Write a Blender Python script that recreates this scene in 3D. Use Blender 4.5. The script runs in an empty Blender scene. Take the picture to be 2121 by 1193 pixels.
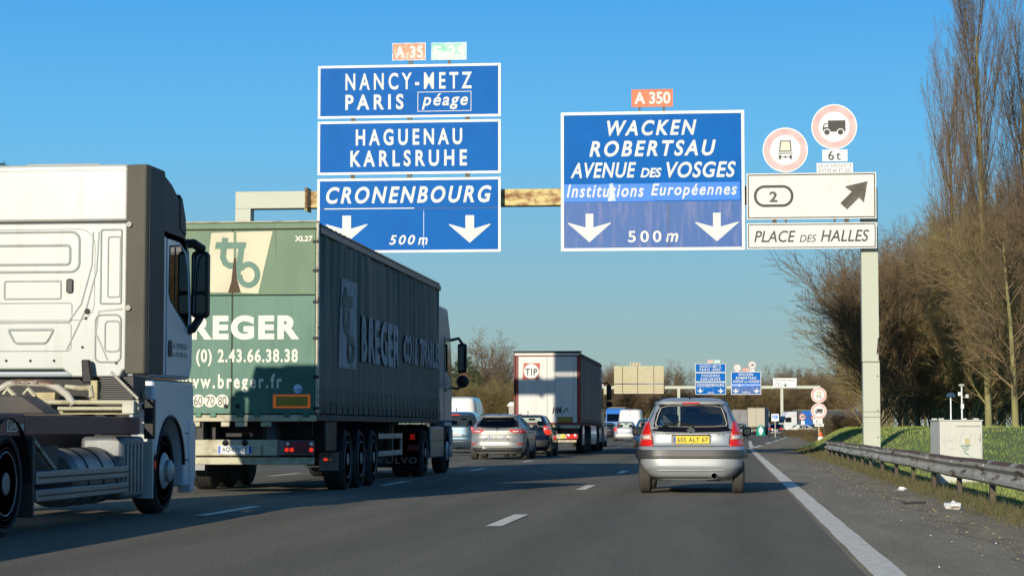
import bpy, bmesh, math, random
import numpy as np
from mathutils import Vector, Matrix, Euler
R = math.radians
random.seed(7)
S = bpy.context.scene
C = S.collection
# ------------------------------------------------------------------ camera
F = 4400.0; HC = 1.025
cam_d = bpy.data.cameras.new('camera'); cam = bpy.data.objects.new('camera', cam_d); C.objects.link(cam)
cam_d.sensor_width = 36; cam_d.lens = F/2121*36; cam_d.clip_start = .2; cam_d.clip_end = 5000
PITCH = math.atan(289.5/F)
YAW = math.atan(446.5*math.cos(PITCH)/F)
cam.location = (0, 0, HC); cam.rotation_euler = (math.pi/2+PITCH, 0, YAW)
S.camera = cam
RM = Euler(cam.rotation_euler).to_matrix()
def at(px, py, Y):
    d = RM @ Vector((px-1060.5, -(py-596.5), -F)); d *= Y/d.y
    return d.x, d.z+HC
def atx(px, Y): return at(px, 886, Y)[0]
def atz(py, Y, px=1200): return at(px, py, Y)[1]
# ------------------------------------------------------------------ light
SUN = Vector((-.285, -1, .28)).normalized()
W = bpy.data.worlds.new('World'); S.world = W; W.use_nodes = True
nt = W.node_tree; nt.nodes.clear()
sky = nt.nodes.new('ShaderNodeTexSky'); sky.sky_type = 'NISHITA'; sky.sun_disc = False
sky.sun_elevation = math.asin(SUN.z); sky.sun_rotation = math.atan2(SUN.x, SUN.y)
sky.air_density = 1.0; sky.dust_density = 0.6; sky.ozone_density = 2.5; sky.altitude = 100
N_ = nt.nodes.new; LK = nt.links.new
sm = N_('ShaderNodeVectorMath'); sm.operation = 'SCALE'; sm.inputs['Scale'].default_value = .09; LK(sky.outputs[0], sm.inputs[0])
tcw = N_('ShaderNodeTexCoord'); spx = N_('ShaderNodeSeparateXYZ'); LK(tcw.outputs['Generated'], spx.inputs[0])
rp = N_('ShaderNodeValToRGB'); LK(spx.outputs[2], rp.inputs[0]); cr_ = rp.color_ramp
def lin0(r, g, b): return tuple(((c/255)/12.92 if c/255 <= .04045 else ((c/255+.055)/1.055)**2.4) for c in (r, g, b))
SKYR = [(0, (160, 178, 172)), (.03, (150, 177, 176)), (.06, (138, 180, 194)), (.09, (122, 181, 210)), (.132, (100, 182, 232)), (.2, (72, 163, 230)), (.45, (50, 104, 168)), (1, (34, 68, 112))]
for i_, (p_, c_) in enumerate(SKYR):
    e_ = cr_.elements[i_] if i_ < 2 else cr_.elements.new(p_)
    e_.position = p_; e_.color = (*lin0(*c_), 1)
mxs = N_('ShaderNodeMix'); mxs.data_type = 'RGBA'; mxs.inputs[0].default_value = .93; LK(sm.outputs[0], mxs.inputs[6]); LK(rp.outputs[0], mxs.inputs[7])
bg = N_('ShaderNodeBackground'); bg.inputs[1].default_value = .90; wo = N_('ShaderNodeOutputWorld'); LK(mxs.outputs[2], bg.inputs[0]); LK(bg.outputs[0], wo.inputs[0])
sl = bpy.data.lights.new('sun', 'SUN'); sl.energy = 3.9; sl.angle = R(.53); sl.color = (1, .90, .745)
so = bpy.data.objects.new('sun', sl); C.objects.link(so); so.rotation_euler = SUN.to_track_quat('Z', 'Y').to_euler()
S.view_settings.view_transform = 'Standard'; S.view_settings.look = 'None'; S.view_settings.gamma = 1
S.view_settings.use_curve_mapping = False; S.view_settings.exposure = .26
S.render.engine = 'CYCLES'
# ------------------------------------------------------------------ materials
def lin(r, g, b): return tuple(((c/255)/12.92 if c/255 <= .04045 else ((c/255+.055)/1.055)**2.4) for c in (r, g, b))
def mat(name, col, rough=.6, metal=0, col2=None, scale=(4, 4, 4), lo=.35, hi=.7, bump=0, bscale=40, coat=0, emit=None, spec=.5, detail=6, col3=None, scale3=(1, 1, 1), lo3=.5, hi3=.7, rough2=None):
    m = bpy.data.materials.new(name); m.use_nodes = True; t = m.node_tree; p = t.nodes['Principled BSDF']; N = t.nodes.new; Lk = t.links.new
    p.inputs['Base Color'].default_value = (*col, 1); p.inputs['Roughness'].default_value = rough; p.inputs['Metallic'].default_value = metal
    p.inputs['Specular IOR Level'].default_value = spec; p.inputs['Coat Weight'].default_value = coat; p.inputs['Coat Roughness'].default_value = .12
    tc = N('ShaderNodeTexCoord')
    def noise(sc, det=detail):
        mp = N('ShaderNodeMapping'); mp.inputs['Scale'].default_value = sc; Lk(tc.outputs['Object'], mp.inputs[0])
        n = N('ShaderNodeTexNoise'); n.inputs['Scale'].default_value = 1; n.inputs['Detail'].default_value = det; n.inputs['Roughness'].default_value = .62
        Lk(mp.outputs[0], n.inputs['Vector']); return n
    last = None
    if col2:
        n = noise(scale); mr = N('ShaderNodeMapRange'); mr.inputs[1].default_value = lo; mr.inputs[2].default_value = hi; Lk(n.outputs[0], mr.inputs[0])
        mx = N('ShaderNodeMix'); mx.data_type = 'RGBA'; mx.inputs[6].default_value = (*col, 1); mx.inputs[7].default_value = (*col2, 1); Lk(mr.outputs[0], mx.inputs[0]); last = mx
        if rough2 is not None:
            r2 = N('ShaderNodeMapRange'); r2.inputs[3].default_value = rough; r2.inputs[4].default_value = rough2; Lk(mr.outputs[0], r2.inputs[0]); Lk(r2.outputs[0], p.inputs['Roughness'])
    if col3:
        n = noise(scale3); mr = N('ShaderNodeMapRange'); mr.inputs[1].default_value = lo3; mr.inputs[2].default_value = hi3; Lk(n.outputs[0], mr.inputs[0])
        mx = N('ShaderNodeMix'); mx.data_type = 'RGBA'; mx.inputs[6].default_value = (*col, 1); mx.inputs[7].default_value = (*col3, 1); Lk(mr.outputs[0], mx.inputs[0])
        if last: Lk(last.outputs[2], mx.inputs[6])
        last = mx
    if last: Lk(last.outputs[2], p.inputs['Base Color'])
    if bump:
        n = noise((bscale,)*3 if not isinstance(bscale, tuple) else bscale, 4); b = N('ShaderNodeBump'); b.inputs['Strength'].default_value = bump; b.inputs['Distance'].default_value = .02
        Lk(n.outputs[0], b.inputs['Height']); Lk(b.outputs[0], p.inputs['Normal'])
    if emit:
        p.inputs['Emission Color'].default_value = (*emit[0], 1); p.inputs['Emission Strength'].default_value = emit[1]
    return m
def glass(name, tint, rough=.02, ior=1.5):
    m = bpy.data.materials.new(name); m.use_nodes = True; t = m.node_tree; t.nodes.clear(); N = t.nodes.new; Lk = t.links.new
    tr = N('ShaderNodeBsdfTransparent'); tr.inputs[0].default_value = (*tint, 1); gl = N('ShaderNodeBsdfGlossy'); gl.inputs['Roughness'].default_value = rough
    lw = N('ShaderNodeLayerWeight'); lw.inputs[0].default_value = .5; pw = N('ShaderNodeMath'); pw.operation = 'POWER'; pw.inputs[1].default_value = 4; Lk(lw.outputs['Facing'], pw.inputs[0]); fr = N('ShaderNodeMapRange'); fr.inputs[3].default_value = (ior-1)**2/(ior+1)**2*1.6; fr.inputs[4].default_value = .9; Lk(pw.outputs[0], fr.inputs[0]); mx = N('ShaderNodeMixShader'); o = N('ShaderNodeOutputMaterial')
    Lk(fr.outputs[0], mx.inputs[0]); Lk(tr.outputs[0], mx.inputs[1]); Lk(gl.outputs[0], mx.inputs[2]); Lk(mx.outputs[0], o.inputs[0]); return m
M = {}
M['asphalt'] = mat('asphalt', (.232, .208, .155), .95, spec=.1, col2=(.16, .146, .110), scale=(1.6, .16, 1), lo=.3, hi=.72, detail=13, bump=.9, bscale=55, col3=(.33, .315, .24), scale3=(38, 38, 38), lo3=.46, hi3=.75)
M['shoulder'] = mat('shoulder_asphalt', (.39, .335, .235), .95, spec=.1, col2=(.24, .21, .155), scale=(2.2, .25, 1), lo=.3, hi=.72, detail=13, bump=.9, bscale=50, col3=(.48, .42, .30), scale3=(34, 34, 34), lo3=.48, hi3=.75)
M['verge_dirt'] = mat('verge_dirt', (.36, .29, .17), .95, col2=(.17, .14, .085), scale=(2.5, .8, 1), bump=.8, bscale=20, col3=(.33, .27, .17), scale3=(9, 5, 9), lo3=.55, hi3=.7)
M['soil'] = mat('soil', (.075, .06, .035), .95, col2=(.05, .065, .02), scale=(.6, .6, .6))
M['turf'] = mat('turf', (.20, .26, .055), .95, col2=(.13, .17, .04), scale=(1.2, 1.2, 1.2), bump=.9, bscale=25, col3=(.15, .16, .045), scale3=(.5, .5, .5), lo3=.55, hi3=.75)
def tracks(m):
    t = m.node_tree; p = t.nodes['Principled BSDF']; src = p.inputs['Base Color'].links[0].from_socket; N = t.nodes.new; Lk = t.links.new
    tc = N('ShaderNodeTexCoord'); s_ = N('ShaderNodeSeparateXYZ'); Lk(tc.outputs['Object'], s_.inputs[0]); a = N('ShaderNodeMath'); a.operation = 'MULTIPLY_ADD'; a.inputs[1].default_value = 2*math.pi/1.77; a.inputs[2].default_value = -.225*2*math.pi/1.77; Lk(s_.outputs[0], a.inputs[0])
    c = N('ShaderNodeMath'); c.operation = 'COSINE'; Lk(a.outputs[0], c.inputs[0]); r = N('ShaderNodeMapRange'); r.inputs[1].default_value = -.2; r.inputs[2].default_value = 1; r.inputs[3].default_value = 1; r.inputs[4].default_value = .86; Lk(c.outputs[0], r.inputs[0])
    v = N('ShaderNodeVectorMath'); v.operation = 'SCALE'; Lk(src, v.inputs[0]); Lk(r.outputs[0], v.inputs['Scale']); Lk(v.outputs[0], p.inputs['Base Color'])
tracks(M['asphalt'])
M['marking'] = mat('road_paint', (.86, .80, .64), .8, spec=.1, col2=(.55, .50, .40), scale=(9, 5, 9), lo=.5, hi=.8, bump=.3, bscale=60)
M['galv'] = mat('galvanised_steel', (.55, .53, .44), .6, .0, col2=(.36, .33, .26), scale=(3, 1.2, 5), bump=.1, col3=(.12, .055, .025), scale3=(2, .9, 7), lo3=.56, hi3=.64)
M['railtop'] = mat('rusted_rail_top', (.13, .065, .038), .75, .1, col2=(.42, .39, .33), scale=(2, .9, 2), lo=.55, hi=.62)
M['railpost'] = mat('rail_post', (.07, .06, .045), .8, .2, col2=(.14, .10, .06), scale=(4, 4, 6))
M['gantry'] = mat('gantry_paint', (.47, .50, .39), .55, col2=(.50, .51, .41), scale=(.8, .8, .8), bump=.05, col3=(.40, .38, .27), scale3=(3, 3, .4), lo3=.6, hi3=.8)
M['beamrust'] = mat('gantry_paint_rusting', (.64, .52, .20), .6, col2=(.24, .10, .025), scale=(2.3, 2, 4.5), lo=.44, hi=.60)
M['steel_dark'] = mat('dark_bracket_steel', (.10, .085, .06), .6, .4)
M['blue'] = mat('sign_blue', (.0, .125, .45), .5, col2=(.0, .11, .40), scale=(1.2, 1, 1.2), spec=.08)
M['blue_wash'] = mat('sign_blue_weathered', (.035, .12, .36), .5, col2=(.17, .20, .38), scale=(5, 3, .7), lo=.5, hi=.75, spec=.35)
M['blue_strip'] = mat('sign_blue_new', (.01, .19, .72), .4, spec=.35)
M['white'] = mat('sign_white', (.68, .69, .65), .5, col2=(.60, .60, .55), scale=(3, 3, 1.2), lo=.5, hi=.8, spec=.35)
M['cream'] = mat('sign_border_white', (.80, .78, .68), .5)
M['patch'] = mat('peeled_film', (.55, .66, .85), .5, col2=(.2, .42, .8), scale=(5, 5, 5), lo=.5, hi=.6)
M['orange_fade'] = mat('badge_orange_faded', (.62, .22, .09), .5, col2=(.72, .50, .38), scale=(9, 9, 9), lo=.5, hi=.62)
M['orange'] = mat('badge_orange', (.72, .15, .05), .5)
M['green_fade'] = mat('badge_green_faded', (.16, .56, .40), .5, col2=(.62, .74, .66), scale=(2, 2, 2), lo=.42, hi=.58)
M['inkblack'] = mat('sign_black', (.022, .02, .016), .5)
M['inkbrown'] = mat('sign_black_sunbleached', (.045, .04, .025), .5, col2=(.12, .10, .06), scale=(4, 4, 4), lo=.45, hi=.7)
M['pink'] = mat('sign_red_bleached', (.72, .36, .34), .5, col2=(.72, .50, .47), scale=(2.5, 2.5, 2.5), lo=.4, hi=.65)
M['red'] = mat('sign_red', (.62, .06, .035), .5)
M['palewhite'] = mat('sign_white_pale', (.76, .78, .75), .5)
M['tarp_cream'] = mat('pictogram_cream', (.74, .70, .50), .5)
M['backsign'] = mat('sign_back_metal', (.56, .49, .29), .6, col2=(.45, .39, .23), scale=(1, 1, 5))
# vehicles
M['cabwhite'] = mat('cab_white_paint', (.485, .51, .475), .36, col2=(.44, .46, .42), scale=(1.2, 1.2, 1.2), coat=.2, col3=(.36, .36, .30), scale3=(6, 6, .7), lo3=.56, hi3=.85)
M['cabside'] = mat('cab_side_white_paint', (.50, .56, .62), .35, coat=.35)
M['deflector'] = mat('deflector_grey_plastic', (.115, .108, .085), .7, spec=.2, col2=(.095, .088, .07), scale=(3, 3, 2), bump=.05)
M['blackpl'] = mat('black_plastic', (.016, .016, .017), .5, bump=.04, spec=.25)
M['frit'] = mat('window_frit', (.006, .006, .007), .12, spec=.4)
M['rubber'] = mat('tyre_rubber', (.022, .021, .02), .8, col2=(.04, .037, .032), scale=(7, 7, 7), bump=.15, bscale=30)
M['treadrub'] = mat('tyre_tread_dusty', (.075, .068, .055), .9, col2=(.05, .045, .038), scale=(9, 9, 9))
M['rimdark'] = mat('wheel_dish_dirt_shade', (.06, .058, .055), .7, col2=(.10, .095, .085), scale=(9, 9, 9))  # dish dirt, with the shade of its recess put into the colour
M['lensdark'] = mat('lens_maroon', (.16, .02, .03), .3, coat=.3)
M['cabdark'] = mat('cab_paint_blue_grey', (.19, .22, .25), .45, coat=.2)
M['glassrear'] = glass('rear_glass_reflective', (.80, .88, .84), ior=2.3)
M['rim'] = mat('wheel_rim_steel', (.42, .42, .41), .45, .3, col2=(.28, .27, .26), scale=(6, 6, 6))
M['chassis'] = mat('chassis_black', (.028, .027, .026), .65, col2=(.06, .052, .042), scale=(3, 3, 3))
M['redbeam'] = mat('oxide_red_beam', (.27, .085, .055), .6, col2=(.20, .07, .05), scale=(1, 3, 8), bump=.1)
M['alu'] = mat('brushed_aluminium', (.29, .30, .29), .45, .5, col2=(.20, .20, .19), scale=(3, .5, 9))
M['greyplate'] = mat('grey_heat_shield', (.20, .21, .21), .5, .5, col2=(.15, .15, .15), scale=(4, 4, 4))
M['yellowish'] = mat('aged_yellow_frame', (.52, .46, .22), .55, col2=(.30, .24, .11), scale=(6, 6, 6))
M['palecream'] = mat('cream_frame_paint', (.50, .47, .32), .55, col2=(.27, .22, .13), scale=(4, 3, 5), lo=.5, hi=.7)
M['green'] = mat('trailer_green_paint', (.040, .150, .098), .5, col2=(.062, .185, .125), scale=(2.2, 2.2, .9), lo=.4, hi=.65, bump=.05, bscale=8, col3=(.025, .10, .07), scale3=(14, 14, .8), lo3=.55, hi3=.8)
M['greenold'] = mat('trailer_green_paint_faded', (.090, .175, .095), .55, col2=(.12, .205, .11), scale=(2, 2, .9), lo=.4, hi=.65, bump=.05, bscale=8, col3=(.05, .09, .05), scale3=(9, 9, .9), lo3=.62, hi3=.8)
M['creamprint'] = mat('cream_print', (.66, .61, .42), .6, col2=(.56, .50, .33), scale=(2, 2, 1.2), lo=.45, hi=.7)
M['whiteprint'] = mat('white_print', (.80, .77, .62), .55)
M['curtain'] = mat('side_curtain_green', (.022, .052, .050), .62, col2=(.036, .066, .062), scale=(1, 1.5, .9), bump=.15, bscale=(2, 14, .9), col3=(.12, .15, .145), scale3=(2, 6, .35), lo3=.52, hi3=.74)  # pale vertical streaks paint the light on the curtain folds into the colour
M['curtprint'] = mat('curtain_print_grey', (.31, .33, .36), .65, col2=(.16, .18, .20), scale=(2, 6, .8), lo=.4, hi=.7)
M['curtprintg'] = mat('curtain_print_green', (.06, .10, .085), .65)
M['rust'] = mat('rust_streak', (.10, .06, .03), .8, col2=(.06, .05, .03), scale=(8, 8, 3))
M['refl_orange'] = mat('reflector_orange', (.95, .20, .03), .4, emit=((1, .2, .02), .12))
M['refl_olive'] = mat('reflector_olive', (.30, .22, .02), .4)
M['taillens'] = mat('tail_lens_red', (.60, .015, .01), .2, coat=.3, emit=((1, .02, .01), .10))
M['tailglow'] = mat('tail_lamp_lit', (.7, .03, .02), .2, emit=((1, .05, .02), .55))
M['pinklens'] = mat('tail_lens_pale', (.70, .28, .20), .2, coat=.5)
M['clearlens'] = mat('tail_lens_clear', (.75, .70, .66), .15, coat=.5)
M['amber'] = mat('amber_lens', (.8, .28, .05), .2, coat=.4)
M['bluebar'] = mat('plate_blue', (.01, .08, .40), .4)
M['yplate'] = mat('plate_yellow', (.78, .58, .02), .4)
M['silver'] = mat('silver_paint', (.44, .47, .48), .42, .4, coat=.4, col2=(.39, .41, .40), scale=(2, 2, 2))
M['champagne'] = mat('champagne_paint', (.35, .35, .32), .42, .4, coat=.4)
M['navy'] = mat('navy_paint', (.008, .013, .026), .25, .4, coat=1)
M['bluegrey'] = mat('bluegrey_paint', (.06, .11, .15), .25, .4, coat=1)
M['midblue'] = mat('midblue_paint', (.03, .10, .22), .25, .4, coat=1)
M['carwhite'] = mat('white_car_paint', (.74, .74, .70), .3, coat=.7)
M['redpaint'] = mat('red_car_paint', (.35, .02, .02), .3, coat=.7)
M['greypaint'] = mat('grey_car_paint', (.15, .16, .16), .45, .2, coat=.3)
M['blackpaint'] = mat('black_car_paint', (.018, .017, .018), .25, .2, coat=1)
M['trim'] = mat('bumper_trim_plastic', (.045, .045, .043), .42)
M['chrome'] = mat('chrome', (.7, .7, .7), .12, 1)
M['glass'] = glass('car_glass', (.80, .88, .84))
M['glassdark'] = glass('car_glass_dark', (.05, .06, .065))
M['glassmid'] = glass('truck_glass', (.10, .14, .15), ior=1.9)
M['mirror'] = mat('mirror_glass', (.10, .13, .14), .04, 1)
M['interior'] = mat('interior_dark', (.035, .036, .036), .8)
M['seat'] = mat('seat_fabric', (.10, .10, .095), .85)
M['whitebox'] = mat('white_trailer_panel', (.66, .66, .61), .42, col2=(.58, .58, .52), scale=(6, 6, .3), bump=.03)
M['darkred'] = mat('dark_red_frame', (.22, .025, .015), .5)
M['orangered'] = mat('lamp_plate_red', (.45, .07, .03), .5)
M['greycurtain'] = mat('grey_curtain', (.16, .16, .158), .55, col2=(.22, .22, .215), scale=(1, .8, .5), lo=.4, hi=.65, bump=.1, bscale=3)
M['tipblack'] = mat('canopy_black', (.03, .03, .03), .6)
M['beigebox'] = mat('beige_box', (.42, .38, .28), .6)
M['darkbox'] = mat('dark_curtain', (.06, .075, .09), .6, col2=(.10, .11, .12), scale=(1, 1, .6))
M['bluebox'] = mat('blue_panel', (.02, .16, .55), .5)
M['cabinet'] = mat('cabinet_paint', (.58, .58, .51), .55, col2=(.60, .59, .50), scale=(5, 5, 1.5), lo=.55, hi=.8)
M['graffiti_grey'] = mat('graffiti_grey', (.46, .46, .43), .6)
M['graffiti_green'] = mat('graffiti_green', (.08, .20, .14), .6)
M['bark'] = mat('bark', (.22, .185, .10), .9, col2=(.14, .12, .068), scale=(8, 8, 1.5), bump=.4, bscale=(20, 20, 4))
M['barkgreen'] = mat('bark_lichen', (.30, .28, .11), .9, col2=(.19, .175, .08), scale=(6, 6, 1.5), bump=.4, bscale=(20, 20, 4))
M['twig'] = mat('twig_brown', (.24, .165, .085), .9, col2=(.15, .105, .058), scale=(.7, .7, .7))
M['twigred'] = mat('twig_reddish', (.20, .125, .078), .9, col2=(.12, .085, .06), scale=(.7, .7, .7))
M['twigolive'] = mat('twig_olive', (.30, .235, .09), .9, col2=(.19, .145, .065), scale=(.6, .6, .6))
M['needle'] = mat('needle_green', (.045, .08, .028), .85, col2=(.075, .11, .035), scale=(1, 1, 1))
M['grassblade'] = mat('grass_blade', (.24, .34, .06), .8, col2=(.34, .36, .10), scale=(.8, .8, .8))
M['weed'] = mat('weed_dry', (.085, .088, .032), .9, col2=(.15, .12, .052), scale=(1.5, 1.5, 1.5))
M['litter'] = mat('litter_white', (.8, .8, .76), .6)
M['woodchip'] = mat('woodchip', (.34, .25, .13), .9)
M['greenplastic'] = mat('bollard_green', (.01, .34, .22), .5)
M['concrete'] = mat('concrete', (.34, .32, .27), .85, col2=(.25, .235, .2), scale=(1, 1, 3))
M['housewall'] = mat('rendered_wall', (.45, .42, .36), .8)
# ------------------------------------------------------------------ mesh builder
class MB:
    def __init__(s): s.v = []; s.f = []
    def add(s, vs, fs):
        o = len(s.v); s.v += [tuple(p) for p in vs]; s.f += [tuple(i+o for i in f) for f in fs]; return s
    def box(s, x0, x1, y0, y1, z0, z1):
        v = [(x0, y0, z0), (x1, y0, z0), (x1, y1, z0), (x0, y1, z0), (x0, y0, z1), (x1, y0, z1), (x1, y1, z1), (x0, y1, z1)]
        return s.add(v, [(0, 3, 2, 1), (4, 5, 6, 7), (0, 1, 5, 4), (1, 2, 6, 5), (2, 3, 7, 6), (3, 0, 4, 7)])
    def prism(s, poly, axis, a, b):
        f = {'x': lambda p, t: (t, p[0], p[1]), 'y': lambda p, t: (p[0], t, p[1]), 'z': lambda p, t: (p[0], p[1], t)}[axis]
        n = len(poly); v = [f(p, a) for p in poly]+[f(p, b) for p in poly]
        return s.add(v, [tuple(range(n))[::-1], tuple(range(n, 2*n))]+[(i, (i+1) % n, (i+1) % n+n, i+n) for i in range(n)])
    def tube(s, pts, r, n=8, cap=True):
        pts = [Vector(p) for p in pts]; k = len(pts); rs = r if isinstance(r, (list, tuple)) else [r]*k
        vs = []; fs = []; up = None
        for i, p in enumerate(pts):
            d = (pts[min(i+1, k-1)]-pts[max(i-1, 0)]).normalized()
            if up is None: up = d.orthogonal().normalized()
            up = (up-d*up.dot(d)).normalized(); w = d.cross(up)
            for j in range(n):
                a = 2*math.pi*j/n; vs.append(p+(up*math.cos(a)+w*math.sin(a))*rs[i])
        for i in range(k-1):
            for j in range(n): fs.append((i*n+j, i*n+(j+1) % n, (i+1)*n+(j+1) % n, (i+1)*n+j))
        if cap: fs += [tuple(range(n))[::-1], tuple(range((k-1)*n, k*n))]
        return s.add(vs, fs)
    def lathe(s, prof, axis, c, n=24):
        vs = []; fs = []; k = len(prof)
        for r, a in prof:
            for j in range(n):
                t = 2*math.pi*j/n; u, w = r*math.cos(t), r*math.sin(t)
                vs.append({'x': (c[0]+a, c[1]+u, c[2]+w), 'y': (c[0]+u, c[1]+a, c[2]+w), 'z': (c[0]+u, c[1]+w, c[2]+a)}[axis])
        for i in range(k-1):
            for j in range(n): fs.append((i*n+j, i*n+(j+1) % n, (i+1)*n+(j+1) % n, (i+1)*n+j))
        if prof[0][0] > 1e-6: fs.append(tuple(range(n)))
        if prof[-1][0] > 1e-6: fs.append(tuple(range((k-1)*n, k*n)))
        return s.add(vs, fs)
    def grid(s, P, skip=None):
        nr, nc = len(P), len(P[0]); vs = [p for row in P for p in row]
        fs = [(i*nc+j, i*nc+j+1, (i+1)*nc+j+1, (i+1)*nc+j) for i in range(nr-1) for j in range(nc-1) if not (skip and skip(i, j))]
        return s.add(vs, fs)
    def flat(s, poly, fn): return s.add([fn(a, b) for a, b in poly], [tuple(range(len(poly)))])
    def stroke(s, pts, w, fn):          # a flat ribbon of width w along pts
        pts = [Vector(p) for p in pts]; k = len(pts); P = []
        for i, p in enumerate(pts):
            d = (pts[min(i+1, k-1)]-pts[max(i-1, 0)]); d = d.normalized() if d.length > 0 else Vector((1, 0)); n = Vector((-d.y, d.x))*w/2
            P.append([fn(*(p+n)), fn(*(p-n))])
        return s.grid(P)
    def build(s, name, m, parent=None, bevel=0, smooth=35, seg=2, loc=None):
        me = bpy.data.meshes.new(name); me.from_pydata(s.v, [], s.f); me.update()
        bm = bmesh.new(); bm.from_mesh(me)
        bmesh.ops.recalc_face_normals(bm, faces=bm.faces); bm.to_mesh(me); bm.free()
        if smooth:
            me.shade_smooth(); me.set_sharp_from_angle(angle=R(smooth))
        me.materials.append(m if not isinstance(m, str) else M[m])
        o = bpy.data.objects.new(name, me); C.objects.link(o)
        if parent: o.parent = parent
        if loc: o.location = loc
        if bevel:
            b = o.modifiers.new('bevel', 'BEVEL'); b.width = bevel; b.segments = seg; b.limit_method = 'ANGLE'; b.angle_limit = R(40)
        return o
_tc = {}
def textgeo(body, bold=.02, space=1.0, shear=0, dice=None):
    k = (body, bold, space, shear, dice)
    if k in _tc: return _tc[k]
    c = bpy.data.curves.new('t', 'FONT'); c.body = body; c.offset = bold; c.space_character = space; c.shear = shear; c.resolution_u = 5
    o = bpy.data.objects.new('t', c); me = o.to_mesh()
    v = [(p.co.x, p.co.y) for p in me.vertices]; f = [tuple(p.vertices) for p in me.polygons]
    o.to_mesh_clear(); bpy.data.objects.remove(o); bpy.data.curves.remove(c)
    xs = [p[0] for p in v]; ys = [p[1] for p in v]; x0, x1, y0, y1 = min(xs), max(xs), min(ys), max(ys)
    v = [((x-x0)/(x1-x0), (y-y0)/(y1-y0)) for x, y in v]
    if dice:
        bm = bmesh.new(); V_ = [bm.verts.new((p[0]*dice[0], p[1]*dice[1], 0)) for p in v]
        for q in f:
            try: bm.faces.new([V_[i] for i in q])
            except ValueError: pass
        for _ in range(7):
            es = [e for e in bm.edges if e.calc_length() > .06]
            if not es: break
            bmesh.ops.subdivide_edges(bm, edges=es, cuts=1); bmesh.ops.triangulate(bm, faces=[q for q in bm.faces if len(q.verts) > 3])
        bm.verts.index_update(); v = [(p.co.x/dice[0], p.co.y/dice[1]) for p in bm.verts]; f = [tuple(p.index for p in q.verts) for q in bm.faces]; bm.free()
    _tc[k] = (v, f); return v, f
def text(mb, body, fn, a0, a1, b0, b1, bold=.02, space=1.0, shear=0, dice=False):
    v, f = textgeo(body, bold, space, shear, (abs(a1-a0), abs(b1-b0)) if dice else None)
    mb.add([fn(a0+(a1-a0)*x, b0+(b1-b0)*y) for x, y in v], f); return mb
def lettering(body, mt, parent, fn, a0, a1, b0, b1, bold=.02, space=1.0, shear=0, name='lettering', dice=False):
    return text(MB(), body, fn, a0, a1, b0, b1, bold, space, shear, dice).build(name, mt, parent, smooth=0)
def rrect(x0, x1, z0, z1, r, n=5):
    P = []
    for cx, cz, a0 in ((x1-r, z1-r, 0), (x0+r, z1-r, 90), (x0+r, z0+r, 180), (x1-r, z0+r, 270)):
        for i in range(n+1):
            a = R(a0+90*i/n); P.append((cx+r*math.cos(a), cz+r*math.sin(a)))
    return P
def circ(cx, cz, r, n=40): return [(cx+r*math.cos(2*math.pi*i/n), cz+r*math.sin(2*math.pi*i/n)) for i in range(n)]
def tag(o, label=None, cat=None, group=None, kind=None):
    if label: o['label'] = label
    if cat: o['category'] = cat
    if group: o['group'] = group
    if kind: o['kind'] = kind
    return o
def thing(name, label, cat, loc=(0, 0, 0), rz=0, group=None):
    o = bpy.data.objects.new(name, None); C.objects.link(o); o.location = loc; o.rotation_euler = (0, 0, rz); o.empty_display_size = .3
    return tag(o, label, cat, group)
KIDS = {}
def kids(o): return [c for c in o.children]
def dup(o, loc=None, rz=None, label=None, group=None, parent=None, scale=None):
    c = o.copy(); C.objects.link(c); c.parent = parent
    if loc is not None: c.location = loc
    if rz is not None: c.rotation_euler = (0, 0, rz)
    if scale is not None: c.scale = scale
    if label: c['label'] = label
    if group: c['group'] = group
    for k in kids(o): dup(k, parent=c)
    return c
def struct(o): o['kind'] = 'structure'; return o
# ------------------------------------------------------------------ ground
def cx(Y): return 0 if Y < 60 else 5.6e-5*(Y-60)**2
def exl(Y): return 1.11+cx(Y) if Y < 108 else max(1.25+(Y-108)*.0405, 1.11+cx(Y))      # right edge line, opening into the exit lane
def edge(Y): return 2.75 if Y < 100 else 2.75+(Y-100)*.05                           # asphalt edge
YS = [-60]+list(range(0, 400, 6))+list(range(400, 1300, 50))
def strip(x0f, x1f, ys, z): return MB().grid([[(x0f(y), y, z), (x1f(y), y, z)] for y in ys])
struct(MB().box(-2500, 2500, -400, 4000, -1.2, -.16).build('ground', 'soil', smooth=0))
road = struct(strip(lambda y: -13.9+cx(y), lambda y: exl(y)+.02 if y > 105 else 1.12+cx(y), YS, 0).build('road', 'asphalt'))
shoulder = struct(strip(lambda y: exl(y)-.25 if y > 105 else .95+cx(y), edge, YS, .004).build('hard_shoulder', 'shoulder'))
ex = [y for y in YS if y >= 102]
struct(strip(lambda y: 1.0+cx(y), lambda y: exl(y), ex, .006).build('exit_lane', 'asphalt'))
def wob(y, a, s): return a*math.sin(y*1.7+s)+a*.6*math.sin(y*4.3+s*2)+a*.4*math.sin(y*9.1+s)
yf = [i*.5 for i in range(20, 260)]+[130+i*6 for i in range(40)]
struct(MB().grid([[(edge(y)-.42+wob(y, .09, 1), y, .008), (edge(y)-.1, y, .012), (edge(y)+.25, y, -.01), (edge(y)+1.0, y, -.05)] for y in yf]).build('dirt_verge', 'verge_dirt'))
struct(strip(lambda y: -30.5+cx(y), lambda y: -16.2+cx(y), YS, 0).build('opposite_road', 'asphalt'))
struct(strip(lambda y: -16.2+cx(y), lambda y: -13.9+cx(y), YS, .03).build('median_strip', 'verge_dirt'))
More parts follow.
